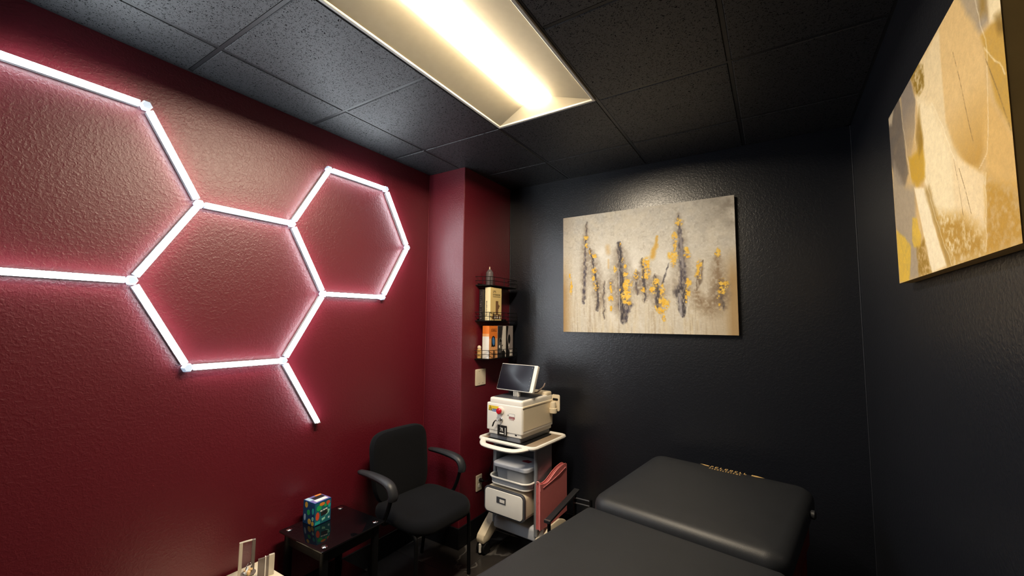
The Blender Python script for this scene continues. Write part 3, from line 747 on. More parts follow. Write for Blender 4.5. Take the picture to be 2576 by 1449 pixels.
# ------------------------------------------------------------------ glass side table with toy box
TZ = 0.48
def side_table():
    cx, cy = -2.033, 1.457
    t = empty('side_table', (cx, cy, 0), 0, 'small black glass side table with chrome buttons beside the armchair', 'side table')
    w = 0.378
    link('glass_top', rbox(BM(), 0, 0, w, w, TZ-0.008, TZ, 0.012, 0.0015, 0.0015, 4), M['glass_black'], t, True)
    link('glass_shelf', rbox(BM(), 0, 0, w-0.07, w-0.07, 0.20, 0.206, 0.01, 0.001, 0.001, 3), M['glass_black'], t, True)
    for sx in (-1, 1):
        for sy in (-1, 1):
            x, y = sx*0.152, sy*0.152
            lg = link('leg', tube(BM(), [(x, y, 0.0), (x, y, TZ-0.0085)], 0.02, 14), M['steel_black'], t, True)
            b = BM(); lathe(b, [(0.0155, TZ), (0.0155, TZ+0.002), (0.013, TZ+0.004), (0.004, TZ+0.0045), (0.003, TZ+0.006), (0.001, TZ+0.0062)], (x, y, 0), 20)
            link('chrome_button', b, M['chrome'], t, True)
    for s in (-1, 1):
        link('apron', box(BM(), -0.14, 0.14, s*0.152-0.008, s*0.152+0.008, TZ-0.07, TZ-0.009), M['steel_black'], t)
        link('apron', box(BM(), s*0.152-0.008, s*0.152+0.008, -0.14, 0.14, TZ-0.07, TZ-0.009), M['steel_black'], t)
side_table()
def toy_box():
    t = empty('toy_box', (-2.206, 1.390, TZ), math.radians(1.5), 'small blue printed box with coloured dots on the glass side table', 'box')
    w, l, h = 0.100, 0.100, 0.118
    link('carton', box(BM(), 0, w, 0, l, 0, h, 0.0012, 1), M['toy_blue'], t)
    F, S, Tp = face_ny(0), face_px(w), face_pz(h)
    def el(n, a, b, rx, ry, m, f): decal(n, ell(a, b, rx, ry), f, M[m], t)
    # dotted face
    for a, b, rx, ry, m in ((.028, .098, .012, .015, 't_yellow'), (.048, .062, .013, .014, 't_green'), (.086, .074, .009, .016, 't_teal'), (.018, .032, .008, .017, 't_pale'),
                            (.058, .018, .014, .014, 't_yellow'), (.086, .036, .009, .010, 't_mint'), (.086, .012, .011, .011, 't_yellow')):
        el('printed_dot', a, b, rx, ry, m, F)
    # picture face
    decal('picture_panel', rect(.004, .096, .004, .112), S, M['toy_teal'], t, 0.0004)
    S2 = face_px(w+0.0004)
    for a, b, rx, ry, m in ((.026, .086, .015, .014, 't_green'), (.044, .102, .016, .009, 't_orange'), (.080, .098, .012, .012, 't_red'), (.018, .046, .011, .021, 't_red'), (.066, .090, .010, .008, 't_green'), (.088, .082, .008, .012, 't_teal')):
        el('printed_dot', a, b, rx, ry, m, S2)
    decal('picture_shape', [(.036, .060), (.074, .066), (.082, .058), (.078, .044), (.040, .040)], S2, M['darkink'], t)
    decal('picture_shape', [(.072, .066), (.092, .060), (.086, .044), (.062, .032), (.076, .046)], S2, M['t_mint'], t)
    for a in (.034, .050, .064):
        decal('picture_shape', rect(a, a+.012, .064+(a-.03)*.1, .070+(a-.03)*.1), S2, M['white_card'], t)
    decal('picture_shape', [(.044, .026), (.064, .030), (.064, .020), (.046, .014)], S2, M['t_mint'], t)
    decal('picture_shape', rect(.004, .034, .004, .018), S2, M['t_teal'], t)
    decal('picture_shape', rect(.082, .092, .014, .024), S2, M['t_pale'], t)
    # top flap
    decal('top_flap', rect(.002, .098, .002, .098), Tp, M['toy_top'], t, 0.0005)
    T2 = face_pz(h+0.0005)
    decal('label', rect(.06, .088, .018, .088), T2, M['white_card'], t)
    decal('label', rect(.022, .056, .030, .092), T2, M['darkink'], t)
    decal('label', rect(.004, .020, .060, .096), T2, M['t_orange'], t)
    decal('label', rect(.004, .05, .004, .026), T2, M['t_pale'], t)
toy_box()

# ------------------------------------------------------------------ laser cart (frame: x right, y depth; origin = floor under tray's front-left corner)
CO, CA = (-1.787, 2.426, 0), math.radians(-4)
def cart():
    t = empty('rolling_cart', CO, CA, 'white and grey rolling equipment cart in the corner by the pier', 'cart')
    # tray with raised rim
    z0, z1 = 0.752, 0.776
    link('tray', rbox(BM(), 0.235, 0.195, 0.445, 0.405, z0+0.004, z0+0.012, 0.03, 0.002, 0.002), M['tan'], t, True)
    pts = [(0.235+x, 0.195+y, (z0+z1)/2) for x, y in rr(0.46, 0.42, 0.035, 6)]
    link('tray_rim', tube(BM(), pts, 0.0125, 8, True), M['white'], t, True)
    link('tray_mat', rbox(BM(), 0.215, 0.185, 0.31, 0.38, z0+0.012, z0+0.016, 0.02, 0.001, 0.001), M['rubber'], t, True)
    # handle: flat loop in front with a slot
    hp = spline([(0.045, -0.012, 0.757), (0.075, -0.055, 0.752), (0.12, -0.082, 0.748), (0.24, -0.092, 0.747), (0.34, -0.084, 0.748), (0.385, -0.055, 0.752), (0.415, -0.012, 0.757)], 6)
    link('handle', tube(BM(), hp, 0.021, 12, flat=0.6), M['white'], t, True)
    # two uprights: panels with rounded silver front post
    for x in (0.092, 0.432):
        link('side_panel', box(BM(), x-0.009, x+0.009, 0.065, 0.25, 0.20, 0.755, 0.003, 1), M['silver'], t)
        link('post', tube(BM(), [(x, 0.062, 0.2), (x, 0.062, 0.755)], 0.0135, 12), M['silver'], t, True)
    link('back_panel', box(BM(), 0.10, 0.424, 0.235, 0.25, 0.25, 0.72), M['dgrey'], t)
    # base deck, legs, casters
    link('base_deck', rbox(BM(), 0.26, 0.20, 0.36, 0.30, 0.165, 0.245, 0.03, 0.02, 0.01), M['pale_grey'], t, True)
    for x in (0.045, 0.47):
        prof = [(-0.035, 0.075), (-0.040, 0.105), (-0.030, 0.130), (0.03, 0.165), (0.085, 0.225), (0.13, 0.255), (0.25, 0.258), (0.33, 0.225), (0.39, 0.165), (0.44, 0.13), (0.448, 0.100), (0.44, 0.075),
                (0.385, 0.078), (0.36, 0.115), (0.30, 0.155), (0.20, 0.17), (0.12, 0.155), (0.06, 0.112), (0.03, 0.078)]
        bm = poly_prism(BM(), prof, lambda p, q: (x+q, p[0], p[1]), -0.031, 0.031)
        bmesh.ops.bevel(bm, geom=bm.edges[:], offset=0.007, segments=2, affect='EDGES', profile=0.5)
        link('leg', bm, M['offwhite'], t, True)
        for y in (0.0, 0.41):
            c = link('caster', tube(BM(), [(x, y, 0.045), (x, y, 0.08)], 0.012, 10), M['chrome'], t, True)
            for dx in (-0.022, 0.022):
                b = BM(); lathe(b, [(0.014, -0.012), (0.034, -0.012), (0.0375, -0.008), (0.0375, 0.008), (0.034, 0.012), (0.014, 0.012)], (x+dx, y, 0.038), 20, 'x')
                link('wheel', b, M['rubber'], c, True)
            link('fender', box(BM(), x-0.0085, x+0.0085, y-0.041, y+0.02, 0.014, 0.074, 0.004, 1), M['white'], c)
    # middle bin
    bm = BM(); rbox(bm, 0.262, 0.105, 0.315, 0.25, 0.485, 0.495, 0.05, 0.002, 0.006)
    link('bin_floor', bm, M['white'], t, True)
    bm = BM(); o = rr(0.33, 0.265, 0.055, 6); i_ = rr(0.315, 0.25, 0.05, 6); lo = rr(0.30, 0.24, 0.05, 6)
    V = [[bm.verts.new((0.262+x, 0.105+y, z)) for x, y in q] for q, z in ((lo, 0.486), (o, 0.532), (i_, 0.532), ([(a*0.97, b_*0.97) for a, b_ in lo], 0.492))]
    n = len(V[0])
    for a, c in zip(V[:-1], V[1:]):
        for j in range(n): bm.faces.new((a[j], a[(j+1) % n], c[(j+1) % n], c[j]))
    link('bin_wall', bm, M['pale_grey'], t, True)
    link('bin_rim', tube(BM(), [(0.262+x, 0.105+y, 0.533) for x, y in rr(0.325, 0.26, 0.053, 6)], 0.0065, 8, True), M['white'], t, True)
    # drawer unit
    def upr(p): return (p[0], p[2], p[1])             # rbox built with its z along local y
    link('drawer_case', rbox(BM(), 0.242, 0.385, 0.325, 0.165, -0.015, 0.23, 0.032, 0.003, 0.003, f=upr), M['offwhite'], t, True)
    dr = link('drawer', rbox(BM(), 0.240, 0.383, 0.332, 0.172, -0.032, -0.012, 0.036, 0.003, 0.004, f=upr), M['dgrey'], t, True)
    link('drawer_front', rbox(BM(), 0.240, 0.383, 0.308, 0.150, -0.037, -0.030, 0.026, 0.002, 0.003, f=upr), M['white'], dr, True)
    link('drawer_pull', box(BM(), 0.186, 0.262, -0.0400, -0.036, 0.380, 0.420, 0.0015, 1), M['dgrey'], dr)
    link('pull_tag', box(BM(), 0.214, 0.254, -0.0412, -0.0398, 0.388, 0.408), M['white'], dr)
    return t
cart()
def tub():
    t = empty('storage_tub', CO, CA, 'clear plastic storage tub with frosted lid in the white cart bin', 'storage tub')
    link('tub', rbox(BM(), 0.262, 0.105, 0.268, 0.20, 0.4965, 0.600, 0.035, 0.002, 0.01, taper=0.012), M['clear'], t, True)
    link('lid', rbox(BM(), 0.262, 0.105, 0.292, 0.225, 0.598, 0.622, 0.038, 0.006, 0.003), M['lid'], t, True)
    link('contents', box(BM(), 0.22, 0.37, 0.03, 0.18, 0.506, 0.57, 0.004, 1), M['paper'], t)
    link('contents', box(BM(), 0.155, 0.205, 0.02, 0.17, 0.506, 0.565, 0.003, 1), M['dgrey'], t)
    decal('pink_sticker', [(0.28, 0.12), (0.34, 0.115), (0.345, 0.155), (0.30, 0.165), (0.275, 0.14)], face_pz(0.6221), M['maroon'], t)
    t.location = CO
tub()
def laser():
    t = empty('laser_machine', CO, CA, 'cream desktop laser machine with red emergency button on the cart tray', 'laser machine')
    link('plinth', rbox(BM(), 0.195, 0.222, 0.262, 0.38, 0.7684, 0.80, 0.01, 0.002, 0.002), M['grey'], t, True)
    link('lower_body', rbox(BM(), 0.198, 0.222, 0.28, 0.392, 0.798, 0.832, 0.012, 0.003, 0.006), M['white'], t, True)
    link('body', rbox(BM(), 0.196, 0.220, 0.308, 0.40, 0.825, 1.008, 0.014, 0.006, 0.005), M['white'], t, True)
    # lid with sloped flanks
    bm = BM()
    rbox(bm, 0.206, 0.222, 0.282, 0.396, 1.004, 1.046, 0.016, 0.012, 0.002)
    link('lid', bm, M['white'], t, True)
    link('side_ridge', box(BM(), 0.346, 0.354, 0.024, 0.418, 0.996, 1.008, 0.003, 1), M['offwhite'], t)
    link('rear_hump', rbox(BM(), 0.27, 0.375, 0.15, 0.085, 1.04, 1.066, 0.02, 0.012, 0.002), M['offwhite'], t, True)
    link('side_panel', box(BM(), 0.3498, 0.3515, 0.035, 0.405, 0.845, 0.992, 0.0006, 1), M['offwhite'], t)
    link('top_pad', rbox(BM(), 0.205, 0.18, 0.25, 0.26, 1.0455, 1.0495, 0.01, 0.001, 0.001), M['dgrey'], t, True)
    F = face_ny(0.02)
    # warning label: triangle + yellow band + blue band
    decal('warning_label', [(0.062, 0.958), (0.062, 0.990), (0.150, 0.990), (0.150, 0.972), (0.092, 0.968), (0.092, 0.958)], F, M['yellow'], t)
    decal('warning_label', rect(0.094, 0.150, 0.952, 0.970), F, M['blue'], t)
    decal('warning_triangle', [(0.062, 0.956), (0.094, 0.956), (0.078, 0.992)], face_ny(0.0193), M['ink'], t)
    decal('warning_triangle', [(0.067, 0.959), (0.089, 0.959), (0.078, 0.985)], face_ny(0.0186), M['yellow'], t)
    decal('warning_triangle', [(0.0765, 0.963), (0.0795, 0.963), (0.081, 0.972), (0.078, 0.979), (0.075, 0.972)], face_ny(0.0179), M['ink'], t)
    lettering((0.097, 0.146, 0.957, 0.964), face_ny(0.0194), M['white_card'], t, 'label_lettering', 0.3, 21)
    # emergency stop
    b = BM(); lathe(b, [(0.026, 0.0), (0.026, -0.006), (0.02, -0.008), (0.012, -0.008)], (0.172, 0.0195, 0.965), 20, 'y'); link('button_collar', b, M['white'], t, True)
    b = BM(); lathe(b, [(0.012, -0.004), (0.012, -0.018), (0.019, -0.020), (0.021, -0.028), (0.016, -0.034), (0.004, -0.036)], (0.172, 0.0195, 0.965), 20, 'y'); link('emergency_button', b, M['red_knob'], t, True)
    # key lock with key, wire and hanging tag
    b = BM(); lathe(b, [(0.013, 0), (0.013, -0.008), (0.009, -0.010), (0.009, -0.014)], (0.178, 0.0195, 0.905), 16, 'y'); lk = link('key_lock', b, M['chrome'], t, True)
    bm = BM(); box(bm, 0.1765, 0.1795, -0.012, 0.006, 0.899, 0.911); tube(bm, [(0.172, -0.010, 0.905), (0.160, -0.012, 0.905), (0.148, -0.012, 0.900)], 0.005, 8)
    link('key', bm, M['steel'], lk)
    link('key_fob', tube(BM(), [(0.148, -0.013, 0.902), (0.134, -0.012, 0.885), (0.122, -0.008, 0.862), (0.115, -0.004, 0.856)], [0.003, 0.005, 0.005, 0.003], 8), M['ink'], lk, True)
    link('key_wire', tube(BM(), [(0.178, 0.004, 0.899), (0.1785, 0.008, 0.88), (0.175, 0.014, 0.858)], 0.0012, 6), M['steel'], lk)
    tg = link('hanging_tag', rbox(BM(), 0.186, 0.833, 0.078, 0.072, 0.013, 0.0185, 0.004, 0.0006, 0.0006, f=lambda p: (p[0], p[2], p[1])), M['ink'], t, True)
    my = mtx_axes((0.170, 0.0124, 0.830), Vector((1, 0, 0)), Vector((0, 0, 1)), Vector((0, -1, 0)))
    text('7R', 0.034, M['white_card'], tg, my, sx=0.72)
    decal('tag_mark', rect(0.166, 0.202, 0.812, 0.819), face_ny(0.0129), M['white_card'], tg)
    decal('tag_mark', rect(0.212, 0.217, 0.808, 0.856), face_ny(0.0129), M['white_card'], tg)
    # rating stickers
    decal('rating_sticker', [(0.226, 0.938), (0.238, 0.938), (0.232, 0.950)], F, M['ink'], t)
    decal('rating_sticker', [(0.229, 0.940), (0.235, 0.940), (0.232, 0.9465)], face_ny(0.0193), M['white_card'], t)
    decal('rating_sticker', rect(0.240, 0.288, 0.934, 0.954), F, M['ink'], t); decal('rating_sticker', rect(0.2412, 0.2868, 0.935, 0.953), face_ny(0.0193), M['white_card'], t)
    decal('rating_sticker', rect(0.240, 0.288, 0.920, 0.933), F, M['maroon'], t)
    lettering((0.245, 0.283, 0.924, 0.929), face_ny(0.0194), M['white_card'], t, 'label_lettering', 0.3, 4)
    lettering((0.245, 0.283, 0.911, 0.916), F, M['maroon'], t, 'label_lettering', 0.3, 8)
    decal('port', rect(0.287, 0.302, 0.812, 0.822), face_ny(0.0262), M['ink'], t, 0.0008)
    # monitor
    c = Vector((0.2065, 0.12, 1.09)); ta = math.atan2(0.072, 0.178); hgt = 0.192; wd = 0.157
    ex, ey, ez = Vector((1, 0, 0)), Vector((0, math.sin(ta), math.cos(ta))), Vector((0, -math.cos(ta), math.sin(ta)))
    mt = mtx_axes(c, ex, ey, ez)
    def mo(p): return tuple(mt @ Vector(p))
    mon = link('monitor', rbox(BM(), 0, hgt/2, 2*wd, hgt, -0.026, 0, 0.006, 0.002, 0.004, f=mo), M['white'], t, True)
    link('screen', rbox(BM(), -0.012, hgt/2, 2*wd-0.030, hgt-0.008, 0.0, 0.0022, 0.006, 0.0006, 0.0002, f=mo), M['screen'], mon, True)
    for yy in (0.022, 0.048, 0.075, 0.10, 0.172):
        link('touch_icon', poly_prism(BM(), ell(wd-0.040, yy, 0.003, 0.003, 8), lambda p, q: mo((p[0], p[1], 0.0022+q)), 0, 0.0003), M['grey'], mon)
    link('hinge', box(BM(), 0.196, 0.240, 0.125, 0.155, 1.049, 1.095, 0.003, 1), M['white'], t)
    link('hinge_slot', box(BM(), 0.205, 0.209, 0.1235, 0.1255, 1.052, 1.088), M['ink'], t)
    link('hinge_slot', box(BM(), 0.217, 0.221, 0.1235, 0.1255, 1.052, 1.088), M['ink'], t)
    link('hinge_slot', box(BM(), 0.229, 0.233, 0.1235, 0.1255, 1.052, 1.088), M['ink'], t)
    link('cable', tube(BM(), spline([(0.26, 0.19, 1.12), (0.285, 0.24, 1.075), (0.30, 0.29, 1.072), (0.315, 0.33, 1.10), (0.315, 0.36, 1.125), (0.30, 0.37, 1.10), (0.28, 0.33, 1.075), (0.30, 0.28, 1.068), (0.27, 0.26, 1.062)], 6), 0.0032, 8), M['cord'], t, True)
    # handpiece holder on the right flank
    hb = link('holder_plate', rbox(BM(), 0.385, 0.987, 0.066, 0.118, 0.396, 0.404, 0.012, 0.002, 0.002, f=lambda p: (p[0], p[2], p[1])), M['offwhite'], t, True)
    link('holder_slot', rbox(BM(), 0.383, 1.012, 0.044, 0.016, 0.3935, 0.3962, 0.006, 0.0003, 0.0003, f=lambda p: (p[0], p[2], p[1])), M['ink'], hb, True)
    b = BM(); lathe(b, [(0.024, 0.918), (0.028, 0.922), (0.029, 0.952), (0.026, 0.954)], (0.382, 0.366, 0), 18); link('holder_cup', b, M['offwhite'], t, True)
    b = BM(); lathe(b, [(0.020, 0.935), (0.021, 0.985), (0.018, 0.996), (0.012, 1.0)], (0.382, 0.366, 0), 18); link('handpiece', b, M['offwhite'], t, True)
    link('holder_arm', box(BM(), 0.35, 0.362, 0.37, 0.40, 0.93, 0.985, 0.003, 1), M['offwhite'], t)
laser()
def folder():
    t = empty('pink_folder', CO, CA, 'pink leather folder standing against the right side of the cart', 'folder')
    n = 18
    def cover(x, dx, zs, inset):
        bm = BM(); A = []; Bv = []
        ys = [0.028+inset+(0.36-2*inset)*i/n for i in range(n+1)]
        top = [zs+0.045*(1/(1+math.exp(-((y-0.20)/0.035))))-0.015*math.exp(-((y-0.10)/0.06)**2) - (0.012*max(0, (y-0.35)/0.04)**2) for y in ys]
        out = [(y, 0.2595) for y in ys]+[(y, z) for y, z in zip(ys[::-1], top[::-1])]
        poly_prism(bm, out, lambda p, q: (x+q+0.008*math.sin(p[0]*9), p[0], p[1]), 0, dx); return bm
    link('front_cover', cover(0.480, 0.004, 0.545, 0.0), M['pink'], t, True)
    link('inner_sheet', cover(0.471, 0.004, 0.538, 0.004), M['pink_edge'], t, True)
    link('inner_sheet', cover(0.462, 0.004, 0.538, 0.004), M['pink'], t, True)
    link('back_cover', cover(0.453, 0.004, 0.545, 0.0), M['pink'], t, True)
    link('spine_fold', tube(BM(), spline([(0.457, 0.030, 0.548), (0.467, 0.027, 0.555), (0.480, 0.030, 0.548), (0.4855, 0.031, 0.50)], 5), 0.003, 8), M['pink_edge'], t, True)
    link('stitch_line', tube(BM(), [(0.4855+0.008*math.sin(y*9), y, 0.513+(y-0.06)*0.155) for y in [0.06+0.31*i/12 for i in range(13)]], 0.0014, 6), M['pink_edge'], t, True)
folder()

# ------------------------------------------------------------------ dark frame behind the cart
def stand():
    O = Vector((-1.16, 2.58, 0))
    t = empty('metal_stand', O, 0, 'low black metal stand with chrome clips between pink folder and treatment bed', 'stand')
    for dx in (0.0,):
        a, c = Vector((-1.222+dx, 2.36, 0.355))-O, Vector((-1.205+dx, 2.78, 0.415))-O
        d = (c-a).normalized(); s = Vector((1, 0, 0)); s = (s-d*s.dot(d)).normalized(); u = s.cross(d)
        bm = BM(); poly_prism(bm, rr(0.04, 0.016, 0.004, 3), lambda p, q: a+s*p[0]+u*p[1]+d*q, 0, (c-a).length)
        link('flat_bar', bm, M['plastic'], t)
        for e in (a+d*0.03, c-d*0.03):
            link('post', tube(BM(), [(e.x, e.y, 0.003), (e.x, e.y, e.z)], 0.011, 10), M['steel_black'], t, True)
        link('chrome_clip', box(BM(), a.x-0.021, a.x+0.021, a.y+0.005, a.y+0.013, a.z+0.004, a.z+0.0105), M['steel'], t)
    link('post', tube(BM(), [(0.075, 0.155, 0.003), (0.075, 0.155, 0.39)], 0.010, 10), M['steel_black'], t, True)
    for y, z in ((0.155, 0.378), (0.155, 0.345)):
        link('cross_rod', tube(BM(), [(-0.047, y, z), (0.075, y, z)], 0.005, 10), M['dgrey'], t, True)
stand()

# ------------------------------------------------------------------ wall plates
def plates():
    t = empty('wall_plate', (PX, 2.589, 1.154), 0, 'blank ivory wall plate on the red pier below the wire shelves', 'wall plate')
    link('plate', rbox(BM(), 0, 0, 0.128, 0.122, 0.0, 0.006, 0.006, 0.003, 0.0005, f=lambda p: (p[2], p[0], p[1])), M['plate'], t, True)
    for dy in (-0.023, 0.023):
        b = BM(); lathe(b, [(0.003, 0.0055), (0.003, 0.0068), (0.001, 0.007)], (0, dy, 0.045), 8, 'x'); link('screw', b, M['steel'], t)
        b = BM(); lathe(b, [(0.003, 0.0055), (0.003, 0.0068), (0.001, 0.007)], (0, dy, -0.045), 8, 'x'); link('screw', b, M['steel'], t)
    t = empty('power_outlet', (PX, 2.588, 0.378), 0, 'ivory power outlet low on the red pier beside the cart', 'outlet')
    link('plate', rbox(BM(), 0, 0, 0.070, 0.114, 0.0, 0.006, 0.005, 0.003, 0.0005, f=lambda p: (p[2], p[0], p[1])), M['plate'], t, True)
    for dz in (-0.02, 0.02):
        link('socket', rbox(BM(), 0, dz, 0.032, 0.028, 0.0055, 0.0078, 0.010, 0.0006, 0.0003, f=lambda p: (p[2], p[0], p[1])), M['white'], t, True)
    t = empty('plug_cord', (PX, 2.588, 0.398), 0, 'black plug and power cord in the ivory outlet by the cart', 'power cord')
    b = BM(); lathe(b, [(0.014, 0.0079), (0.015, 0.02), (0.011, 0.038), (0.006, 0.045)], (0, 0.004, 0), 12, 'x'); link('plug', b, M['rubber'], t, True)
    link('cord', tube(BM(), spline([(0.045, 0.004, 0), (0.065, 0.012, 0.0), (0.075, 0.03, 0.02), (0.07, 0.05, 0.09), (0.075, 0.10, 0.16), (0.085, 0.20, 0.22), (0.10, 0.30, 0.20)], 8), 0.0035, 8), M['rubber'], t, True)
plates()

# ------------------------------------------------------------------ wire shelves and what stands on them
SHELF = dict(top=1.853, middle=1.583, lower=1.297)
OUT = [(0.0, 2.51), (0.10, 2.56), (0.112, 2.60), (0.112, 2.90), (0.10, 2.945), (0.0, 2.962)]
LBL = dict(top='topmost black wire shelf on the red pier, holding a grey bottle', middle='middle black wire shelf on the red pier, holding a cream box', lower='lowest black wire shelf on the red pier, holding an orange box')
for nm, z in SHELF.items():
    t = empty('wire_shelf', (PX, 2.736, z), 0, LBL[nm], 'shelf', 'wire shelves on the red pier')
    o = [(x, y-2.736) for x, y in OUT]
    link('shelf_plate', poly_prism(BM(), [(max(x, 0.0005), y) for x, y in o], face_pz(-0.006), 0, 0.006), M['steel_black'], t)
    for hz in (0.032, 0.062):
        pp = []
        for a, c in zip(o[:-1], o[1:]):
            for k in range(4): pp.append((a[0]+(c[0]-a[0])*k/4+0.0005, a[1]+(c[1]-a[1])*k/4, hz))
        pp.append((o[-1][0]+0.0005, o[-1][1], hz))
        link('rail', tube(BM(), pp, 0.0022, 6), M['steel_black'], t)
    for (x, y) in o[1:5]+[(0.112, 0.0), (0.05, (2.535-2.736))]:
        link('rail_post', tube(BM(), [(x, y, 0.0), (x, y, 0.063)], 0.0022, 6), M['steel_black'], t)
    link('wall_strip', box(BM(), 0.0004, 0.004, -0.20, 0.20, 0.0, 0.012, 0.001, 1), M['steel_black'], t)
def shelf_items():
    # grey bottle
    z = SHELF['top']+0.0003
    t = empty('bottle', (-1.865, 2.63, z), 0, 'grey bottle with thin nozzle on the topmost wire shelf', 'bottle')
    b = BM(); lathe(b, [(0.024, 0), (0.0275, 0.004), (0.029, 0.095), (0.028, 0.102), (0.014, 0.122), (0.011, 0.126)], seg=20); link('body', b, M['bottle'], t, True)
    b = BM(); lathe(b, [(0.005, 0.125), (0.004, 0.145), (0.0035, 0.147)], seg=10); link('nozzle', b, M['offwhite'], t, True)
    # cream device box
    z = SHELF['middle']+0.0003
    t = empty('product_box', (-1.86, 2.569, z), 0, 'tall cream product box with brown device picture on the middle shelf', 'box')
    w, l, h = 0.050, 0.150, 0.252
    link('carton', box(BM(), 0, w, 0, l, 0, h, 0.001, 1), M['cream_box'], t)
    decal('pale_side', rect(0.0005, w-0.0005, 0.0005, h-0.0005), face_ny(0), M['cream_box_side'], t)
    S = face_px(w)
    mx = lambda y, zz: mtx_axes((w+0.0003, y, zz), Vector((0, 1, 0)), Vector((0, 0, 1)), Vector((1, 0, 0)))
    text('LPX', 0.026, M['ink'], t, mx(0.03, 0.212)); text('EXTENSIONS', 0.021, M['ink'], t, mx(0.03, 0.190), sx=0.82)
    decal('rule_line', rect(0.03, 0.132, 0.180, 0.183), S, M['ink'], t)
    decal('device_picture', rect(0.070, 0.104, 0.045, 0.150), S, M['brown_ink'], t)
    decal('device_picture', [(0.104, 0.118), (0.112, 0.128), (0.112, 0.118), (0.126, 0.116), (0.118, 0.104), (0.112, 0.09), (0.104, 0.09)], S, M['brown_ink'], t)
    decal('device_picture', [(0.02, 0.022), (0.04, 0.06), (0.055, 0.035), (0.07, 0.045), (0.09, 0.03), (0.11, 0.05), (0.14, 0.04), (0.14, 0.012), (0.02, 0.010)], face_px(w+0.0007), M['brown_ink'], t)
    for a in (0.05, 0.08, 0.115):
        decal('device_picture', [(a, 0.012), (a+0.018, 0.012), (a+0.009, 0.04)], face_px(w+0.0014), M['white_card'], t)
    my = mtx_axes((0.030, -0.0008, 0.045), Vector((0, 0, 1)), Vector((-1, 0, 0)), Vector((0, -1, 0)))
    lettering((0.012, 0.019, 0.05, 0.145), lambda p, q: (p[0], -0.0006-q, p[1]), M['ink'], t, 'side_lettering', 0.3, 6) if False else None
    bm = BM(); rnd = random.Random(4); zz = 0.03
    while zz < 0.145:
        k = rnd.uniform(0.005, 0.009); poly_prism(bm, rect(0.012, 0.012+rnd.uniform(0.004, 0.007), zz, zz+k), face_ny(-0.0006), 0, 0.0006); zz += k+0.003
    link('side_lettering', bm, M['ink'], t)
    # dark patterned box behind it
    t = empty('product_box', (-1.895, 2.542, z), 0, 'narrow dark patterned box left of the cream product box', 'box')
    link('carton', box(BM(), 0, 0.030, 0, 0.10, 0, 0.235, 0.001, 1), M['darkink'], t)
    bm = BM(); rnd = random.Random(2)
    for k in range(16):
        zz = 0.01+k*0.0135; poly_prism(bm, [(0.004, zz), (0.014, zz+rnd.uniform(0, .008)), (0.027, zz+rnd.uniform(-.002, .006)), (0.02, zz+0.003), (0.010, zz+0.001)], face_ny(0), 0, 0.0006)
    link('printed_pattern', bm, M['greycard'], t)
    # lower shelf
    z = SHELF['lower']+0.0003
    t = empty('product_box', (-1.878, 2.566, z), 0, 'orange and white product box with blue picture on the lowest shelf', 'box')
    w, l, h = 0.062, 0.112, 0.245
    link('carton', box(BM(), 0, w, 0, l, 0, h, 0.001, 1), M['orange'], t)
    decal('white_side', rect(0.0005, w-0.0005, 0.0005, 0.165), face_ny(0), M['white_card'], t)
    decal('pale_band', rect(0.0005, w-0.0005, 0.165, 0.185), face_ny(0), M['orange2'], t)
    S = face_px(w)
    decal('pale_panel', rect(0.001, l-0.001, 0.001, 0.150), S, M['orange2'], t, 0.0004)
    S2 = face_px(w+0.0004)
    decal('picture', [(0.030, 0.085), (0.030, 0.145), (0.040, 0.165), (0.058, 0.170), (0.075, 0.160), (0.080, 0.140), (0.080, 0.085), (0.068, 0.090), (0.055, 0.084), (0.042, 0.090)], S2, M['ink'], t)
    decal('picture', ell(0.056, 0.128, 0.016, 0.032, 14, 0.15), face_px(w+0.001), M['blueink'], t)
    decal('title_frame', rect(0.028, 0.098, 0.202, 0.222), S, M['ink'], t)
    decal('title_frame', rect(0.030, 0.096, 0.204, 0.220), face_px(w+0.0007), M['orange'], t)
    lettering((0.034, 0.092, 0.207, 0.217), face_px(w+0.0013), M['ink'], t, 'title_lettering', 0.3, 12)
    decal('picture', [(0.05, 0.004), (0.055, 0.05), (0.075, 0.06), (0.085, 0.03), (0.08, 0.004)], S2, M['brown_ink'], t)
    for nm, y0, l, m, lab in (('a', 2.668, 0.112, 'greycard', 'grey clipper box beside the orange box on the lowest shelf'), ('b', 2.786, 0.104, 'greycard', 'clipper box with dark oval at the right end of the lowest shelf')):
        t = empty('product_box', (-1.872, y0+0.012, z), 0, lab, 'box')
        w, h = 0.056, 0.245
        link('carton', box(BM(), 0, w, 0, l, 0, h, 0.001, 1), M[m], t)
        S = face_px(w); S2 = face_px(w+0.0006); S3 = face_px(w+0.0012)
        if nm == 'a':
            decal('dark_panel', [(0.001, 0.001), (0.07, 0.001), (0.055, 0.10), (0.052, 0.14), (0.066, 0.244), (0.001, 0.244)], S, M['darkink'], t)
            decal('pale_panel', [(0.07, 0.001), (0.111, 0.001), (0.111, 0.244), (0.078, 0.244), (0.060, 0.14)], S, M['paper'], t)
            decal('clipper_picture', [(0.012, 0.04), (0.014, 0.12), (0.024, 0.15), (0.040, 0.155), (0.056, 0.13), (0.054, 0.05), (0.040, 0.035)], S2, M['steel'], t)
            decal('clipper_picture', [(0.022, 0.13), (0.034, 0.148), (0.050, 0.132), (0.050, 0.122), (0.024, 0.120)], S3, M['ink'], t)
            decal('clipper_picture', rect(0.018, 0.032, 0.075, 0.095), S3, M['white_card'], t)
            decal('clipper_picture', [(0.056, 0.09), (0.075, 0.10), (0.066, 0.085)], S2, M['ink'], t)
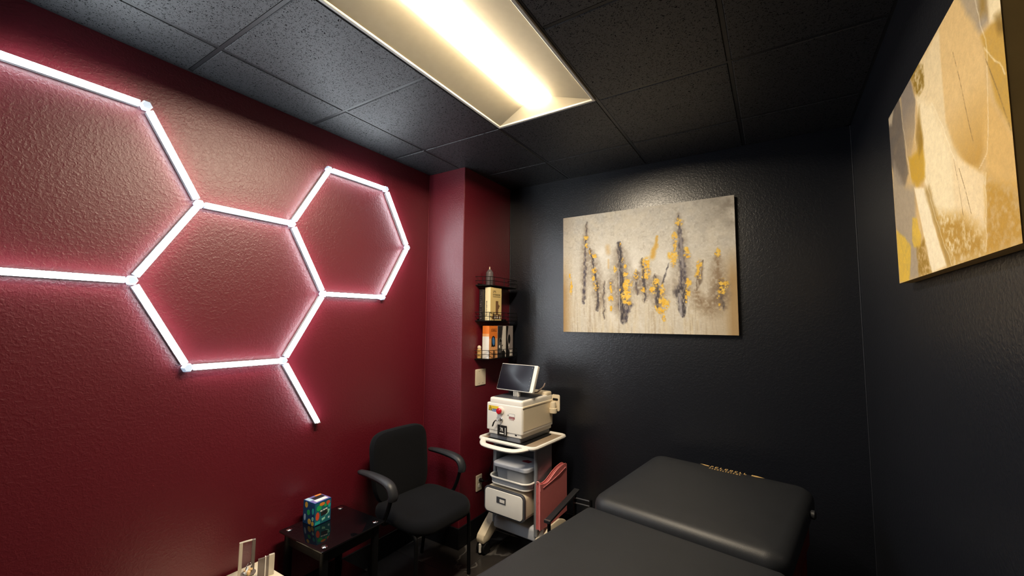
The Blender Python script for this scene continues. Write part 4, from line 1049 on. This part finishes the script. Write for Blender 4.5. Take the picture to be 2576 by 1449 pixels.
            decal('dark_patch', [(0.06, 0.0012), (0.105, 0.0012), (0.105, 0.04), (0.085, 0.055), (0.065, 0.05)], S2, M['ink'], t)
        else:
            decal('dark_panel', [(0.001, 0.001), (0.030, 0.001), (0.034, 0.08), (0.016, 0.15), (0.034, 0.244), (0.001, 0.244)], S, M['ink'], t)
            decal('dark_oval', ell(0.046, 0.14, 0.017, 0.036), S2, M['ink'], t)
            decal('pale_strip', [(0.036, 0.09), (0.05, 0.10), (0.046, 0.07)], S2, M['white_card'], t)
            decal('dark_patch', [(0.03, 0.0012), (0.05, 0.0012), (0.05, 0.045), (0.034, 0.06)], S2, M['ink'], t)
            decal('pale_strip', rect(0.058, 0.086, 0.006, 0.05), S2, M['paper'], t)
    # little jar at the left end
    t = empty('jar', (-1.892, 2.546, z), 0, 'small amber jar with pale lid at the left end of the lowest shelf', 'jar')
    b = BM(); lathe(b, [(0.013, 0), (0.0165, 0.003), (0.017, 0.058), (0.015, 0.068), (0.011, 0.072)], seg=18); link('body', b, M['jar'], t, True)
    b = BM(); lathe(b, [(0.012, 0.071), (0.0145, 0.076), (0.014, 0.088), (0.008, 0.096), (0.002, 0.097)], seg=18); link('lid', b, M['offwhite'], t, True)
shelf_items()

# ------------------------------------------------------------------ cream stand in the lower left with acrylic pieces
def corner_unit():
    z = 0.361
    t = empty('cream_cabinet', (-2.01, 0.96, 0), 0, 'low cream cabinet against the burgundy wall in front of the glass table', 'cabinet')
    x0, x1, y0, y1 = -0.235, 0.19, -0.22, 0.231
    link('top', box(BM(), x0, x1, y0, y1, z-0.02, z, 0.003, 2), M['cream_top'], t)
    link('body', box(BM(), x0+0.01, x1-0.012, y0+0.012, y1-0.012, 0.04, z-0.02), M['tan_box'], t)
    link('plinth', box(BM(), x0+0.03, x1-0.03, y0+0.03, y1-0.03, 0, 0.04), M['ink'], t)
    d = link('door', box(BM(), x1-0.012, x1+0.004, y0+0.014, y1-0.014, 0.05, z-0.024, 0.002, 1), M['tan_box'], t)
    link('handle', tube(BM(), [(x1+0.004, -0.10, 0.26), (x1+0.02, -0.10, 0.26), (x1+0.02, -0.02, 0.26), (x1+0.004, -0.02, 0.26)], 0.004, 8), M['steel'], d, True)
    zz = z+0.0003
    # tall clear frame
    t = empty('photo_stand', (-2.155, 1.085, zz), math.radians(72), 'tall clear acrylic frame standing on the cream cabinet', 'acrylic frame')
    w, h, e = 0.066, 0.165, 0.014
    link('pane', box(BM(), -w/2+e, w/2-e, -0.004, 0.004, 0.0, h-0.003), M['acrylic'], t)
    link('edge_strip', box(BM(), -w/2, -w/2+e, -0.006, 0.006, 0, h, 0.001, 1), M['frost'], t)
    link('edge_strip', box(BM(), w/2-e, w/2, -0.006, 0.006, 0, h, 0.001, 1), M['frost_grey'], t)
    link('top_edge', box(BM(), -w/2+e, w/2-e, -0.006, 0.006, h-0.003, h), M['frost'], t)
    # shorter frosted panel
    t = empty('card_holder', (-2.085, 1.140, zz), math.radians(72), 'short frosted acrylic panel right of the tall acrylic frame', 'acrylic panel')
    link('pane', box(BM(), -0.034, -0.006, -0.005, 0.005, 0, 0.088), M['frost_grey'], t)
    link('edge_strip', box(BM(), -0.006, -0.002, -0.0055, 0.0055, 0, 0.092), M['white'], t)
    link('pane', box(BM(), -0.002, 0.010, -0.005, 0.005, 0, 0.090), M['frost_grey'], t)
    link('edge_strip', box(BM(), 0.010, 0.034, -0.006, 0.006, 0, 0.094, 0.001, 1), M['frost'], t)
    # dish with stones and crystals
    t = empty('stone_dish', (-2.10, 1.068, zz), 0, 'small dish of cream stones and clear crystals before the acrylic frame', 'dish')
    b = BM(); lathe(b, [(0.016, 0), (0.020, 0.004), (0.012, 0.010), (0.012, 0.030), (0.030, 0.042), (0.031, 0.046), (0.028, 0.045)], seg=20); link('dish', b, M['frost_grey'], t, True)
    link('hoop', tube(BM(), [(0.0+0.024*math.cos(a)*-0.6, 0.024*math.cos(a)*0.8, 0.066+0.022*math.sin(a)) for a in [2*PI*i/24 for i in range(24)]], 0.0018, 6, True), M['chrome'], t, True)
    rnd = random.Random(3)
    for k in range(13):
        a, r = rnd.uniform(0, 2*PI), rnd.uniform(0.0, 0.020); s = rnd.uniform(0.006, 0.010)
        bm = BM(); bmesh.ops.create_icosphere(bm, subdivisions=1, radius=s)
        for v in bm.verts: v.co = Vector((v.co.x*rnd.uniform(.8, 1.2), v.co.y*rnd.uniform(.8, 1.2), v.co.z*rnd.uniform(.7, 1.1)))+Vector((r*math.cos(a), r*math.sin(a), 0.047+rnd.uniform(0, 0.012)))
        link('stone' if k < 7 else 'crystal', bm, M['stone'] if k < 7 else M['crystal'], t)
corner_unit()
